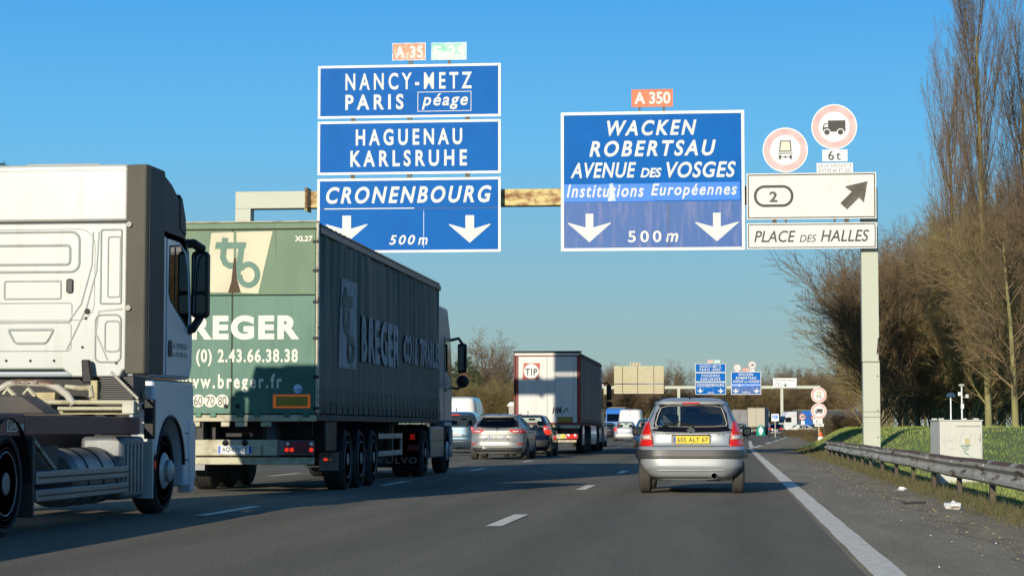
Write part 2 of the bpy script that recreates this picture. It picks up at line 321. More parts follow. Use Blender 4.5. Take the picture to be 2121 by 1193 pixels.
# painted markings, each stroke a piece of the road
def dash(X, y0, y1, w, par=road, shift=0):
    m = MB(); n = 5
    m.grid([[(X+cx(y0+(y1-y0)*i/n)-w/2+shift*i/n, y0+(y1-y0)*i/n, .008), (X+cx(y0+(y1-y0)*i/n)+w/2+shift*i/n, y0+(y1-y0)*i/n, .008)] for i in range(n+1)])
    return m.build('lane_marking', 'marking', par, smooth=0)
for k in range(26):
    c = 23.6+13.02*k; dash(-2.43, c-1.5, c+1.5, .17)
    c = 25.9+13.1*k; dash(-6.12, c-1.5, c+1.5, .16)
    c = 20+13.0*k; dash(-9.65, c-1.5, c+1.5, .16)
y0 = 4.0
while y0 < 106:                                    # long strokes of the edge line with short seams
    y1 = min(y0+36.4, 108); MB().grid([[(1.11-.115+wob(y, .004, 2), y, .012), (1.11+.115+wob(y, .004, 5), y, .012)] for y in [y0+(y1-y0)*i/40 for i in range(41)]]).build('edge_line', 'marking', road, smooth=0); y0 = y1+.35
MB().grid([[(-13.2+cx(y)-.1, y, .008), (-13.2+cx(y)+.1, y, .008)] for y in YS]).build('edge_line', 'marking', road, smooth=0)
MB().grid([[(1.11+cx(y)-.115, y, .012), (1.11+cx(y)+.115, y, .012)] for y in range(109, 168, 8)]).build('exit_lane_line', 'marking', road, smooth=0)
for k in range(9):
    a = 110+k*28; MB().grid([[(exl(y)-.15, y, .014), (exl(y)+.15, y, .014)] for y in [a+i*4 for i in range(5)]]).build('lane_marking', 'marking', road, smooth=0)
# grassy bank
def sstep(a, b, x): t = min(1, max(0, (x-a)/(b-a))); return t*t*(3-2*t)
def bankz(x, y):
    e = edge(y)+.15; h = (.12+.92*sstep(44, 68, y))*(1+.04*math.sin(x*.7+y*.2))
    return -.03+h*sstep(e+.1, e+2.9, x)+.012*math.sin(x*3.1+y*1.3)*sstep(e, e+2, x)
bys = [5+i*2.0 for i in range(75)]+[155+i*12 for i in range(30)]
bx = [0, .4, .8, 1.2, 1.6, 2.0, 2.5, 3, 4, 6, 9, 14, 25, 60]
struct(MB().grid([[(edge(y)+.3+b, y, bankz(edge(y)+.3+b, y)) for b in bx] for y in bys]).build('grass_bank', 'turf', smooth=60))
rng = np.random.default_rng(3)
def blades(name, n, xf, ylo, yhi, h0, h1, w, mt, label, lean=.5, zf=bankz, seed=1):
    g = np.random.default_rng(seed); V = np.zeros((n*3, 3)); i = 0
    ys = ylo*(yhi/ylo)**g.random(n)
    for k in range(n):
        y = ys[k]; x = xf(y, g.random()); z = zf(x, y)-.02; h = h0+(h1-h0)*g.random()**2; a = g.random()*6.283; ww = w*(.5+y/60)
        dx, dy = math.cos(a)*ww, math.sin(a)*ww; l = lean*h; b = g.random(2)-.5
        V[3*k] = (x-dx, y-dy, z); V[3*k+1] = (x+dx, y+dy, z); V[3*k+2] = (x+b[0]*l*2, y+b[1]*l*2, z+h)
    me = bpy.data.meshes.new(name); me.vertices.add(3*n); me.vertices.foreach_set('co', V.ravel()); me.loops.add(3*n); me.loops.foreach_set('vertex_index', np.arange(3*n)); me.polygons.add(n)
    me.polygons.foreach_set('loop_start', np.arange(0, 3*n, 3)); me.polygons.foreach_set('loop_total', np.full(n, 3)); me.update(); me.validate()
    me.materials.append(M[mt]); o = bpy.data.objects.new(name, me); C.objects.link(o); return tag(o, label, 'grass' if 'grass' in name else 'weeds', kind='stuff')
blades('grass', 120000, lambda y, r: edge(y)+1.2+r**1.5*(5+y*.12), 13, 125, .03, .11, .006, 'grassblade', 'short green grass covering the bank behind the crash barrier')
blades('dry_grass', 22000, lambda y, r: edge(y)+1.2+r**1.4*(5+y*.11), 13, 120, .03, .09, .006, 'weed', 'straw coloured grass blades scattered through the green bank', seed=6)
blades('weeds', 15000, lambda y, r: edge(y)+.12+.85*(r if r > .3 else r*2)+.12*math.sin(y*2.1), 17, 100, .03, .22, .006, 'weed', 'low dry weeds growing along the foot of the crash barrier', .5, seed=2)
blades('weeds', 7000, lambda y, r: edge(y)+.3+.7*r+.1*math.sin(y*2.1), 17, 100, .03, .14, .006, 'weed', 'green weed tufts growing between the crash barrier posts', .5, seed=5)
g = np.random.default_rng(9); mb = MB()
for k in range(900):
    y = 15*(90/15)**g.random(); x = edge(y)-.3+g.normal()*.24; s = .006+.016*g.random()**3; a = g.random()*3.1
    c, d = math.cos(a)*s, math.sin(a)*s; z = .016
    mb.add([(x-c, y-d, z), (x+d*.5, y-c*.5, z), (x+c, y+d, z+s*.2), (x-d*.5, y+c*.5, z), (x, y, z+s*.6)], [(0, 1, 4), (1, 2, 4), (2, 3, 4), (3, 0, 4)])
tag(mb.build('wood_chips', 'woodchip', smooth=0), 'small tan bark chips strewn along the shoulder edge', 'debris', kind='stuff')
mb = MB()
for k in range(45):
    y = 14*(60/14)**g.random(); x = 1.5+1.5*g.random(); s = .003+.005*g.random(); mb.box(x-s, x+s, y-s*1.5, y+s*1.5, .005, .010)
tag(mb.build('gravel_bits', 'litter', smooth=0), 'tiny pale stone chips scattered on the hard shoulder', 'debris', kind='stuff')
def crumple(name, px, py, s, mt, label, flat=.6):
    D = F*HC/(py-886); x = atx(px, D); b = bmesh.new(); bmesh.ops.create_icosphere(b, subdivisions=2, radius=s)
    for v in b.verts: v.co *= .6+.7*random.random(); v.co.z *= flat
    me = bpy.data.meshes.new(name); b.to_mesh(me); b.free(); me.materials.append(M[mt]); o = bpy.data.objects.new(name, me); C.objects.link(o); o.location = (x, D, s*flat*.6)
    return tag(o, label, 'litter')
crumple('crumpled_paper', 1866, 1013, .075, 'litter', 'crumpled white paper in the verge by the middle of the barrier')
crumple('plastic_bag', 1972, 1050, .11, 'litter', 'torn white plastic bag lying in the weeds nearest the camera')
D = F*HC/(1041-886); x = atx(1892, D)
tag(MB().box(x-.16, x+.16, D-.03, D+.03, .012, .04).build('rubber_strip', 'rubber', bevel=.008), 'dark strip of tyre rubber lying on the shoulder edge', 'debris')
# ------------------------------------------------------------------ crash barrier
gb = thing('crash_barrier', 'weathered steel crash barrier with a rust brown top edge along the right shoulder', 'crash barrier', (3.5, 24, 0))
def wprof(x, z):   # W beam cross-section, facing the road (-x)
    return [(x+.015, z-.155), (x-.03, z-.15), (x-.07, z-.115), (x-.07, z-.065), (x-.015, z-.02), (x-.015, z+.02), (x-.07, z+.065), (x-.07, z+.115), (x-.03, z+.15), (x+.015, z+.155)]
def railx(Y): return 3.42+.0*Y+(.45*((Y-72)/10)**2 if Y > 72 else 0)
def railz(Y): return .44+.006*math.sin(Y*.5)+.003*math.sin(Y*1.3)-( .10*((Y-74)/8)**2 if Y > 74 else 0)
y0 = 8
while y0 < 82:
    y1 = min(y0+4.0, 82.5); P = []; T = []
    for i in range(6):
        y = y0+(y1+.12-y0)*i/5; pr = wprof(railx(y)-.004*(i < 1), railz(y)); P.append([(a-3.5, y-24, b) for a, b in pr])
        T.append([(a-3.5-.002, y-24, b+.003) for a, b in pr[7:]]+[(railx(y)-3.5+.02, y-24, railz(y)+.156), (railx(y)-3.5+.02, y-24, railz(y)+.13)])
    MB().grid(P).build('rail', 'galv', gb, smooth=30); MB().grid(T).build('rail_edge', 'railtop', gb, smooth=30)
    y0 = y1
y = 8.5
while y < 82:
    MB().box(-.02+railx(y)-3.5+.02, .07+railx(y)-3.5, y-24-.055, y-24+.055, -.35, railz(y)+.1).build('post', 'railpost', gb, bevel=.006)
    y += 4.0 if y < 50 else 3.2
y = 8.5
while y < 82:
    for z in (-.09, .09): MB().lathe([(.018, -.012), (.02, 0)], 'x', (railx(y)-3.5-.075, y-24, railz(y)+z), 8).build('bolt', 'galv', gb)
    y += 4.0 if y < 50 else 3.2
# low barrier of the median
mbr = thing('median_barrier', 'low grey steel barrier between the two carriageways', 'crash barrier', (-15, 0, 0))
for sx in (-.6, .6):
    MB().grid([[(sx+cx(y)+(a if sx > 0 else -a), y, b) for a, b in wprof(0, .6)] for y in YS]).build('rail', 'galv', mbr, smooth=30)
for y in range(20, 300, 8): MB().box(-.06+cx(y), .06+cx(y), y-.05, y+.05, 0, .7).build('post', 'railpost', mbr)
# ------------------------------------------------------------------ gantry and signs
G = 62.0
def X(px, Y=G): return at(px, 480, Y)[0]
def Z(py, px, Y=G): return at(px, py, Y)[1]
def plane(ox, oy, oz, off=0): return lambda a, b: (a-ox, off, b-oz)
class Sign:
    """a rigid sign; positions given on the plane of the gantry in metres"""
    def __init__(s, name, label, cat, xc, zc, Y=G, group=None):
        s.xc, s.zc, s.Y = xc, zc, Y; s.o = thing(name, label, cat, (xc, Y, zc), 0, group); s.k = 0
    def fn(s, off): return lambda a, b: (a-s.xc, off, b-s.zc)
    def panel(s, x0, x1, z0, z1, mt, name='panel', off=0, th=.04, r=0):
        poly = rrect(x0, x1, z0, z1, r) if r else [(x0, z0), (x1, z0), (x1, z1), (x0, z1)]
        return MB().prism([(a-s.xc, b-s.zc) for a, b in poly], 'y', off, off+th).build(name, mt, s.o, smooth=0, bevel=.004 if th > .03 else 0, seg=1)
    def frame(s, x0, x1, z0, z1, w, mt, off=-.006, th=.02, name='border', r=0):
        m = MB()
        if r:
            a = rrect(x0, x1, z0, z1, r, 10); b = rrect(x0+w, x1-w, z0+w, z1-w, max(.005, r-w), 10); n = len(a); f = s.fn(off)
            m.add([f(*p) for p in a]+[f(*p) for p in b], [(i, (i+1) % n, (i+1) % n+n, i+n) for i in range(n)]); return m.build(name, mt, s.o, smooth=0)
        for a0, a1, b0, b1 in ((x0, x1, z0, z0+w), (x0, x1, z1-w, z1), (x0, x0+w, z0+w, z1-w), (x1-w, x1, z0+w, z1-w)): m.box(a0-s.xc, a1-s.xc, off, off+th, b0-s.zc, b1-s.zc)
        return m.build(name, mt, s.o, smooth=0)
    def text(s, body, x0, x1, z0, z1, mt='white', bold=.028, space=1.25, shear=0, off=-.004): return lettering(body, mt, s.o, s.fn(off), x0, x1, z0, z1, bold, space, shear)
    def poly(s, P, mt, name, off=-.004): return MB().flat(P, s.fn(off)).build(name, mt, s.o, smooth=0)
def psign(name, label, x0, x1, y0, y1, mt='blue', bw=.07, border='cream', group=None, cat='road sign'):
    """sign from photo measurements on the gantry plane"""
    xm = (x0+x1)/2; a, b = X(x0), X(x1); z1, z0 = Z(y0, xm), Z(y1, xm)
    s = Sign(name, label, cat, (a+b)/2, (z0+z1)/2, G, group); s.xm = xm; s.b = (a, b, z0, z1)
    s.panel(a+.01, b-.01, z0+.01, z1-.01, mt)
    if bw: s.frame(a, b, z0, z1, bw, border)
    return s
def ptext(s, body, x0, x1, y0, y1, mt='white', bold=.028, space=1.5, shear=0, off=-.006):
    xm = (x0+x1)/2; return s.text(body, X(x0), X(x1), Z(y1, xm), Z(y0, xm), mt, bold, space, shear, off)
def down_arrow(s, xc, y0, y1, hw=43, sw=9, mt='white', off=-.006):
    k = (y1-y0)/58.
    P = [(xc-sw, y0), (xc+sw, y0), (xc+sw, y0+28*k), (xc+hw, y0+18*k), (xc+hw, y0+20*k), (xc, y1), (xc-hw, y0+20*k), (xc-hw, y0+18*k), (xc-sw, y0+28*k)]
    m = MB(); f = s.fn(off); V = [f(X(a), Z(b, xc)) for a, b in P]; m.add(V, [(0, 1, 2, 8), (8, 2, 5), (2, 3, 4, 5), (8, 5, 6, 7)]); return m.build('arrow', mt, s.o, smooth=0)
ITAL = .24
LG = 'direction signs on the near gantry'
stack = []
s = psign('direction_sign', 'blue sign for NANCY METZ and PARIS péage, top of the near gantry stack', 657, 1037, 134.5, 244, group=LG); stack.append(s)
ptext(s, 'NANCY-METZ', 714, 977, 151, 186, bold=.02); ptext(s, 'PARIS', 714, 835, 196, 228)
s.frame(X(864), X(976), Z(231, 920), Z(190, 920), .02, 'white', name='lettering_box', th=.004); ptext(s, 'péage', 873, 969, 194, 227, shear=ITAL, bold=.02, space=1.2)
s = psign('direction_sign', 'blue sign for HAGUENAU and KARLSRUHE, middle of the stack on the near gantry', 657, 1037, 250, 361, group=LG); stack.append(s)
ptext(s, 'HAGUENAU', 736, 957, 267, 301); ptext(s, 'KARLSRUHE', 725, 967, 311, 345)
s = psign('direction_sign', 'blue sign for CRONENBOURG with two lane arrows, bottom of the stack on the near gantry', 657, 1037, 369, 523, group=LG); stack.append(s)
ptext(s, 'CRONENBOURG', 675, 1018, 386, 421, shear=ITAL, space=1.3); down_arrow(s, 718, 447, 503); down_arrow(s, 973, 446, 503); ptext(s, '500', 806, 860, 487, 507, shear=ITAL, space=1.3, bold=.02); ptext(s, 'm', 866, 886, 492, 507, shear=ITAL, bold=.02)
seam = MB().box(s.b[0]-s.xc+.1, s.b[1]-s.xc-.1, -.004, .002, Z(432.5, 847)-s.zc, Z(431.5, 847)-s.zc); seam.build('panel_joint', 'steel_dark', s.o, smooth=0)
MB().box(X(672)-s.xc, X(858)-s.xc, -.007, -.001, Z(432.4, 847)-s.zc, Z(430.6, 847)-s.zc).build('peeled_edge', 'cream', s.o, smooth=0)
MB().box(X(877)-s.xc, X(878.2)-s.xc, -.006, .002, Z(513, 847)-s.zc, Z(436, 847)-s.zc).build('panel_joint', 'patch', s.o, smooth=0)
s = psign('route_number_sign', 'bleached orange A 35 plate above the NANCY METZ sign on the near gantry', 811, 881, 89.5, 126, 'orange_fade', .02, 'patch'); stack.append(s); ptext(s, 'A 35', 817, 875, 96, 121, bold=.03, space=1.1)
MB().box(-.02, .04, .01, .05, -.42, -.2).build('bracket', 'steel_dark', s.o); MB().box(.07, .12, .01, .05, -.42, -.2).build('bracket', 'steel_dark', s.o)
s = psign('route_number_sign', 'bleached green E 25 plate above the NANCY METZ sign on the near gantry', 892, 966, 88.5, 125, 'green_fade', .02, 'patch'); stack.append(s); ptext(s, 'E 25', 898, 961, 95, 120, bold=.03, space=1.1)
MB().box(-.03, .05, .01, .05, -.42, -.2).build('bracket', 'steel_dark', s.o)
s = psign('direction_sign', 'tall blue sign for WACKEN and ROBERTSAU beside the sign stack', 1162, 1543, 231, 519, bw=.085, group=LG); big = s
ptext(s, 'WACKEN', 1258, 1444, 249, 281, shear=ITAL, space=1.3); ptext(s, 'ROBERTSAU', 1221, 1484, 291, 324, shear=ITAL, space=1.3)
ptext(s, 'AVENUE', 1182, 1318, 337, 369, shear=ITAL, space=1.1, bold=.022); ptext(s, 'DES', 1327, 1371, 348, 368, shear=ITAL, space=1.0, bold=.03); ptext(s, 'VOSGES', 1381, 1525, 335, 368, shear=ITAL, space=1.1, bold=.022)
s.panel(X(1168), X(1355), Z(417, 1350), Z(380.5, 1350), 'blue_strip', 'overlay_strip', -.008, .006); s.panel(X(1355.6), X(1533), Z(416, 1350), Z(379, 1350), 'blue_strip', 'overlay_strip', -.009, .006)
MB().flat([(X(1262), Z(381, 1268)), (X(1270), Z(380, 1268)), (X(1274), Z(404, 1268)), (X(1276), Z(417, 1268)), (X(1259), Z(417, 1268)), (X(1263), Z(400, 1268))], s.fn(-.011)).build('peeled_film', 'patch', s.o, smooth=0)
s.panel(X(1168), X(1537), Z(513.5, 1352), Z(418, 1352), 'blue_wash', 'lower_panel', -.003, .002)
ptext(s, 'Institutions', 1174, 1334, 382, 409, shear=ITAL, space=1.2, bold=.02, off=-.013); ptext(s, 'Européennes', 1349, 1527, 380, 412, shear=ITAL, space=1.2, bold=.02, off=-.013)
down_arrow(s, 1221, 443, 502, 44, 8); down_arrow(s, 1485, 441, 500, 45, 8); ptext(s, '500', 1301, 1370, 478, 502, space=1.4, bold=.02); ptext(s, 'm', 1379, 1405, 483, 501, shear=ITAL, bold=.02)
MB().box(X(1384)-s.xc, X(1385.4)-s.xc, -.006, .002, Z(512, 1384)-s.zc, Z(420, 1384)-s.zc).build('panel_joint', 'steel_dark', s.o, smooth=0)
s = psign('route_number_sign', 'orange A 350 plate above the WACKEN sign on the near gantry', 1309, 1395, 185.5, 222, 'orange', .02, 'orange'); a350 = s; ptext(s, 'A 350', 1315, 1390, 191, 216, bold=.03, space=1.0)
for dx in (-.37, .34): MB().box(dx-.03, dx+.03, .01, .05, -.40, -.2).build('bracket', 'steel_dark', s.o)
s = psign('direction_sign', 'white exit sign with number 2 in an oval and a slanting dark arrow', 1547, 1816, 358.5, 454, 'white', .03, 'white', LG)
s.frame(X(1549.5), X(1813.5), Z(451.5, 1681), Z(361, 1681), .03, 'inkbrown', -.008, .01)
s.frame(X(1562), X(1644), Z(429, 1603), Z(384, 1603), .075, 'inkblack', -.008, name='oval', r=.31); ptext(s, '2', 1594, 1611, 397, 419, 'inkbrown', .03)
A = [(1755, 433), (1741, 421), (1764.5, 397), (1752, 390.5), (1752, 387), (1798, 376), (1790, 420.5), (1782, 408)]; P2 = [(1768.5, 401), (1778, 405)]
f = s.fn(-.008); V = [f(X(a), Z(b, 1770)) for a, b in [(1755, 434), (1741, 421), (1765, 397), (1780, 410), (1752, 386), (1798, 376), (1790, 420), (1753, 389)]]
MB().add(V, [(0, 1, 2, 3), (4, 5, 2, 7), (2, 5, 3), (5, 6, 3)]).build('arrow', 'inkbrown', s.o, smooth=0)
s = psign('direction_sign', 'white sign reading PLACE DES HALLES under the exit 2 sign on the near gantry', 1547, 1816, 461.5, 515.5, 'white', .03, 'white', LG)
s.frame(X(1549.5), X(1813.5), Z(513, 1681), Z(464, 1681), .025, 'inkbrown', -.008, .01)
ptext(s, 'PLACE', 1562, 1648, 478, 502, 'inkblack', .008, 1.0, ITAL); ptext(s, 'DES', 1656, 1691, 486.5, 501.5, 'inkblack', .004, 1.0, ITAL); ptext(s, 'HALLES', 1700, 1800, 476, 500.5, 'inkblack', .008, 1.0, ITAL)
for px in (1602, 1607, 1628, 1729, 1751, 1757): MB().box(X(px)-s.xc-.03, X(px)-s.xc+.03, .03, .06, Z(463, px)-s.zc, Z(453, px)-s.zc).build('bracket', 'steel_dark', s.o)
def ban_sign(name, label, x, z, Y, r, kind, fade=True, group=None):
    o = thing(name, label, 'road sign', (x, Y, z), 0, group)
    MB().lathe([(r, .0), (r, .025)], 'y', (0, 0, 0), 48).build('disc', 'palewhite', o)
    fn = lambda off: (lambda a, b: (a, off, b))
    a = circ(0, 0, r*.95, 48); b = circ(0, 0, r*.67, 48)
    MB().add([(p[0], -.004, p[1]) for p in a]+[(p[0], -.004, p[1]) for p in b], [(i, (i+1) % 48, (i+1) % 48+48, i+48) for i in range(48)]).build('red_ring', 'pink' if fade else 'red', o, smooth=0)
    f = lambda p, q: (p*r, -.006, q*r)
    if kind == 'truck':
        m = MB(); m.flat([(-.27, -.22), (.49, -.22), (.49, .28), (-.27, .28)], f); m.flat([(-.5, -.22), (-.28, -.22), (-.28, .0), (-.5, -.03)], f)
        m.stroke([(-.48, -.05), (-.43, .13), (-.28, .13)], .05, f); m.build('pictogram', 'inkblack', o, smooth=0)
        for c in (-.32, .27):
            MB().flat(circ(c, -.24, .16, 20), lambda p, q: (p*r, -.008, q*r)).build('pictogram_ring', 'palewhite', o, smooth=0); MB().flat(circ(c, -.24, .12, 20), lambda p, q: (p*r, -.010, q*r)).build('pictogram_wheel', 'inkblack', o, smooth=0)
    else:
        m = MB(); m.flat([(-.28, -.08), (.28, -.08), (.24, .42), (-.22, .42)], f); m.flat([(-.32, -.17), (.32, -.17), (.32, -.13), (-.32, -.13)], f); m.flat([(-.2, -.33), (.2, -.33), (.2, -.30), (-.2, -.30)], f)
        for c in (-.24, .24): m.flat(rrect(c-.05, c+.05, -.41, -.22, .03, 2), f)
        m.flat(circ(0, -.315, .05, 10), f); m.build('pictogram', 'inkblack', o, smooth=0)
        MB().flat([(-.23, -.03), (.23, -.03), (.19, .37), (-.17, .37)], lambda p, q: (p*r, -.008, q*r)).build('pictogram_box', 'tarp_cream', o, smooth=0)
    MB().box(-.03, .03, .03, .06, -r-.15, r*.5).build('bracket', 'galv', o)
    return o
bans = [ban_sign('prohibition_sign', 'bleached round sign with rear view of a tanker, above the exit 2 sign', X(1628), Z(311, 1628), G, .655, 'tanker'),
        ban_sign('prohibition_sign', 'bleached round lorry ban sign, highest sign on the right of the near gantry', X(1730), Z(263, 1730), G, .66, 'truck')]
s = psign('supplementary_sign', 'small white 6t plate below the round lorry sign on the near gantry', 1704, 1758, 309.5, 335.5, 'palewhite', 0); ptext(s, '6t', 1717, 1743, 312.5, 332, 'inkblack', .01, 1.3)
s = psign('supplementary_sign', 'small white plate reading SAUF DESSERTE ENTRE 6h ET 22h on the near gantry', 1692, 1769, 337, 358, 'palewhite', 0)
ptext(s, 'SAUF DESSERTE', 1696, 1765, 340, 346.5, 'inkblack', -.004, 1.15); ptext(s, 'ENTRE 6h ET 22h', 1697, 1764, 349.5, 356, 'inkblack', -.004, 1.1)
# frame of the near gantry
gx = thing('sign_gantry', 'pale green steel portal gantry carrying the large signs over the near lanes', 'gantry', (0, G+.3, 0))
zb0, zb1 = Z(424, 1100), Z(388, 1100); xl, xr = X(482), X(1820)
def gpart(name, mt, *b, bevel=.012): return MB().box(*b).build(name, mt, gx, bevel=bevel)
gpart('beam', 'gantry', xl, X(628), 0, .5, zb0, zb1)
gpart('beam', 'beamrust', X(632), X(1175), 0.02, .48, zb0+.01, zb1-.01)
gpart('beam', 'gantry', X(1175)+.01, X(1783), 0, .5, zb0, zb1)
m = MB(); m.box(X(627), X(629.5), -.06, .56, zb0-.08, zb1+.08); m.box(X(630.5), X(633), -.06, .56, zb0-.10, zb1+.10); m.build('flange', 'beamrust', gx, bevel=.01)
for i in range(7):
    z = zb0+(zb1-zb0)*(i+.5)/7; MB().lathe([(.03, 0), (.03, .12)], 'x', (X(629.5), -.05, z), 8).build('bolt', 'steel_dark', gx)
gpart('post', 'gantry', xl, xl+.47, .003, .497, -.2, zb0)
zt = Z(386, 1810); zj = Z(749, 1800)
gpart('post', 'gantry', xr-.485, xr, .0, .5, zj+.01, zt)
gpart('post', 'gantry', xr-.475, xr+.01, .005, .495, -.2, zj-.01)
MB().box(xr-.48, xr+.005, .01, .49, zj-.02, zj+.02).build('post_joint', 'steel_dark', gx)
for py in (853, 901-37): MB().box(xr-.474, xr+.009, .002, .01, Z(py, 1805), Z(py-1, 1805)).build('post_seam', 'steel_dark', gx, smooth=0)
MB().flat([(xr-.08, Z(736, 1815)), (xr-.04, Z(700, 1815)), (xr-.003, Z(697, 1815)), (xr-.003, Z(745, 1815)), (xr-.03, Z(745, 1815)), (xr-.03, Z(728, 1815)), (xr-.07, Z(722, 1815))][::-1], lambda a, b: (a, -.003, b)).build('rust_patch', 'rust', gx, smooth=0)
for py in (778, 850, 905): MB().lathe([(.02, 0), (.02, .02)], 'y', (xr-.06, -.015, Z(py, 1810)), 8).build('bolt', 'steel_dark', gx)
for px in (727, 731.5, 844, 850, 965, 970): MB().box(X(px)-.03, X(px)+.03, -.25, -.19, Z(520, 847), Z(140, 847)).build('hanger', 'steel_dark', gx)
for px in (1250, 1450): MB().box(X(px)-.05, X(px)+.05, -.24, -.16, Z(512, 1352), Z(236, 1352)).build('hanger', 'steel_dark', gx)
for px in (1605, 1754): MB().box(X(px)-.04, X(px)+.04, -.23, -.17, Z(510, 1681), Z(364, 1681)).build('hanger', 'steel_dark', gx)
# ------------------------------------------------------------------ second gantry
G2 = 386.0
dz = at(1470, 817, G2)[1]-stack[2].b[2]
dx = at(1470, 480, G2)[0]-X(847)
labs = ['small distant blue sign for NANCY METZ and PARIS on the far gantry', 'small distant blue sign for HAGUENAU and KARLSRUHE on the far gantry', 'small distant blue sign for CRONENBOURG with arrows on the far gantry', 'tiny orange A 35 plate on top of the far gantry', 'tiny green E 25 plate on top of the far gantry']
for s, l in zip(stack, labs): dup(s.o, (s.xc+dx, G2, s.zc+dz), label=l, group='direction signs on the far gantry' if 'blue' in l else None)
dx2 = atx(1546, G2)-X(1352); dz2 = at(1546, 817, G2)[1]-big.b[2]
dup(big.o, (big.xc+dx2, G2, big.zc+dz2), label='distant blue sign for WACKEN and ROBERTSAU on the far gantry', group='direction signs on the far gantry')
dup(a350.o, (a350.xc+dx2-.0, G2, a350.zc+dz2), label='tiny orange A 350 plate above the far WACKEN sign')
for (px, py), o, l in zip(((1527, 762), (1558, 756)), bans, ('tiny round tanker sign above the far WACKEN sign', 'tiny round lorry ban sign topmost on the far gantry')):
    x, z = at(px, py, G2); dup(o, (x, G2, z), label=l)
x, z = at(1558, 767, G2); s = Sign('supplementary_sign', 'tiny white 6t plate under the far round lorry sign', 'road sign', x, z, G2); s.panel(x-.45, x+.45, z-.2, z+.2, 'palewhite'); s.text('6t', x-.18, x+.18, z-.14, z+.14, 'inkblack', .01)
x0, z1 = at(1601, 783, G2); x1, z0 = at(1650, 803, G2)
s = Sign('direction_sign', 'small distant white PLACE DES HALLES sign with a down arrow on the far gantry', 'road sign', (x0+x1)/2, (z0+z1)/2, G2, 'direction signs on the far gantry'); s.panel(x0, x1, z0, z1, 'palewhite')
H = z1-z0; s.text('PLACE DES HALLES', x0+.3, x1-.3, z1-.55, z1-.2, 'inkbrown', 0, 1, ITAL, -.04); s.frame(x0+.3, x0+1.6, z0+.2, z0+.85, .07, 'inkbrown', -.04, r=.3); s.text('2', x0+.85, x0+1.05, z0+.35, z0+.7, 'inkbrown', off=-.04)
xa = x0+2.2; MB().add([s.fn(-.04)(a, b) for a, b in [(xa-.07, z0+.9), (xa+.07, z0+.9), (xa+.07, z0+.5), (xa+.42, z0+.6), (xa, z0+.15), (xa-.42, z0+.6), (xa-.07, z0+.5)]], [(0, 1, 2, 6), (6, 2, 4), (2, 3, 4), (6, 4, 5)]).build('arrow', 'inkblack', s.o, smooth=0)
g2 = thing('sign_gantry', 'distant cream gantry over the lanes with two blue sign groups', 'gantry', (0, G2+.3, 0))
za, zb_ = at(1400, 805, G2)[1], at(1400, 799, G2)[1]; xa, xb = atx(1240, G2), atx(1700, G2)
MB().box(xa-9, xb, 0, .5, za, zb_).build('beam', 'gantry', g2)
for px in (1406, 1620): MB().box(atx(px, G2)-.25, atx(px, G2)+.25, 0.01, .49, -.2, za).build('post', 'gantry', g2)
MB().box(xa-9, xa-8.5, .01, .49, -.2, za).build('post', 'gantry', g2)
# backs of the opposite carriageway's signs
def backsign(px0, px1, py0, py1, rows, label):
    x0, z1 = at(px0, py0, G2); x1, z0 = at(px1, py1, G2); Y = G2-.3
    o = thing('rear_view_sign', label, 'road sign', ((x0+x1)/2, Y, z0)); hw = (x1-x0)/2; n = rows; h = (z1-z0)/n
    for i in range(n): MB().box(-hw, hw, .02, .06, i*h+.015, (i+1)*h-.015).build('plank_panel', 'backsign', o, bevel=.008, seg=1)
    for k in (-.66, -.05, .6): MB().box(k*hw-.05, k*hw+.05, -.05, .02, 0, z1-z0).build('stiffener', 'steel_dark', o)
    for k in (.02, .98): MB().box(-hw, hw, -.01, .02, (z1-z0)*k-.03, (z1-z0)*k+.03).build('stiffener', 'gantry', o)
backsign(1272, 1375, 758, 794, 8, 'large tan back of an opposite sign seen above the far gantry beam')
backsign(1272, 1375, 796, 815, 4, 'lower tan back of an opposite sign hanging below the far gantry beam')
backsign(1305, 1327, 751, 757, 1, 'small cream plate back on top of the tan sign backs')
backsign(1238, 1263, 806, 816, 2, 'small tan sign back left of the large one under the far beam')
# ------------------------------------------------------------------ roadside signs
Y = 117; xp = atx(1697, Y)
o = thing('sign_post', 'cream painted post of the round signs at the end of the crash barrier', 'sign post', (xp, Y+.08, 0)); MB().lathe([(.04, 0), (.04, 3.3)], 'z', (-.02, 0, 0), 10).build('pole', 'palecream', o)
MB().lathe([(.04, 0), (.04, 1.2)], 'z', (.28, .2, 0), 10).build('pole', 'railpost', o)
for (py, k, fd, l) in ((818, 'tanker', True, 'round tanker ban sign on the roadside post, the upper one'), (851, 'truck', True, 'round lorry ban sign on the roadside post, the lower one')):
    x, z = at(1696, py, Y); ban_sign('prohibition_sign', l, x, z, Y, .425, k)
for px, py, w, h, t, l in ((1694, 872, .25, .15, '6t', 'white 6t plate below the roadside lorry ban sign'), (1697, 880, .25, .08, 'SAUF DESSERTE', 'thin white plate at the bottom of the roadside sign post')):
    x, z = at(px, py, Y); s = Sign('supplementary_sign', l, 'road sign', x, z, Y); s.panel(x-w, x+w, z-h, z+h, 'palewhite', r=.03, th=.02); s.text(t, x-w*.45 if len(t) < 4 else x-w*.85, x+w*.45 if len(t) < 4 else x+w*.85, z-h*.6, z+h*.6, 'inkblack', .0)
def cone(px, py, Y, label, h=.55):
    x, z = at(px, py, Y); o = thing('traffic_cone', label, 'traffic cone', (x, Y, z)); MB().lathe([(.16, 0), (.14, h*.45)], 'z', (0, 0, 0), 16).build('cone_body', 'litter', o); MB().lathe([(.14, h*.45), (.03, h)], 'z', (0, 0, 0), 16).build('cone_top', 'orange', o); MB().box(-.2, .2, -.2, .2, -.02, .02).build('base', 'orange', o)
cone(1700, 914, 112, 'white and orange traffic cone standing behind the barrier end', .55)
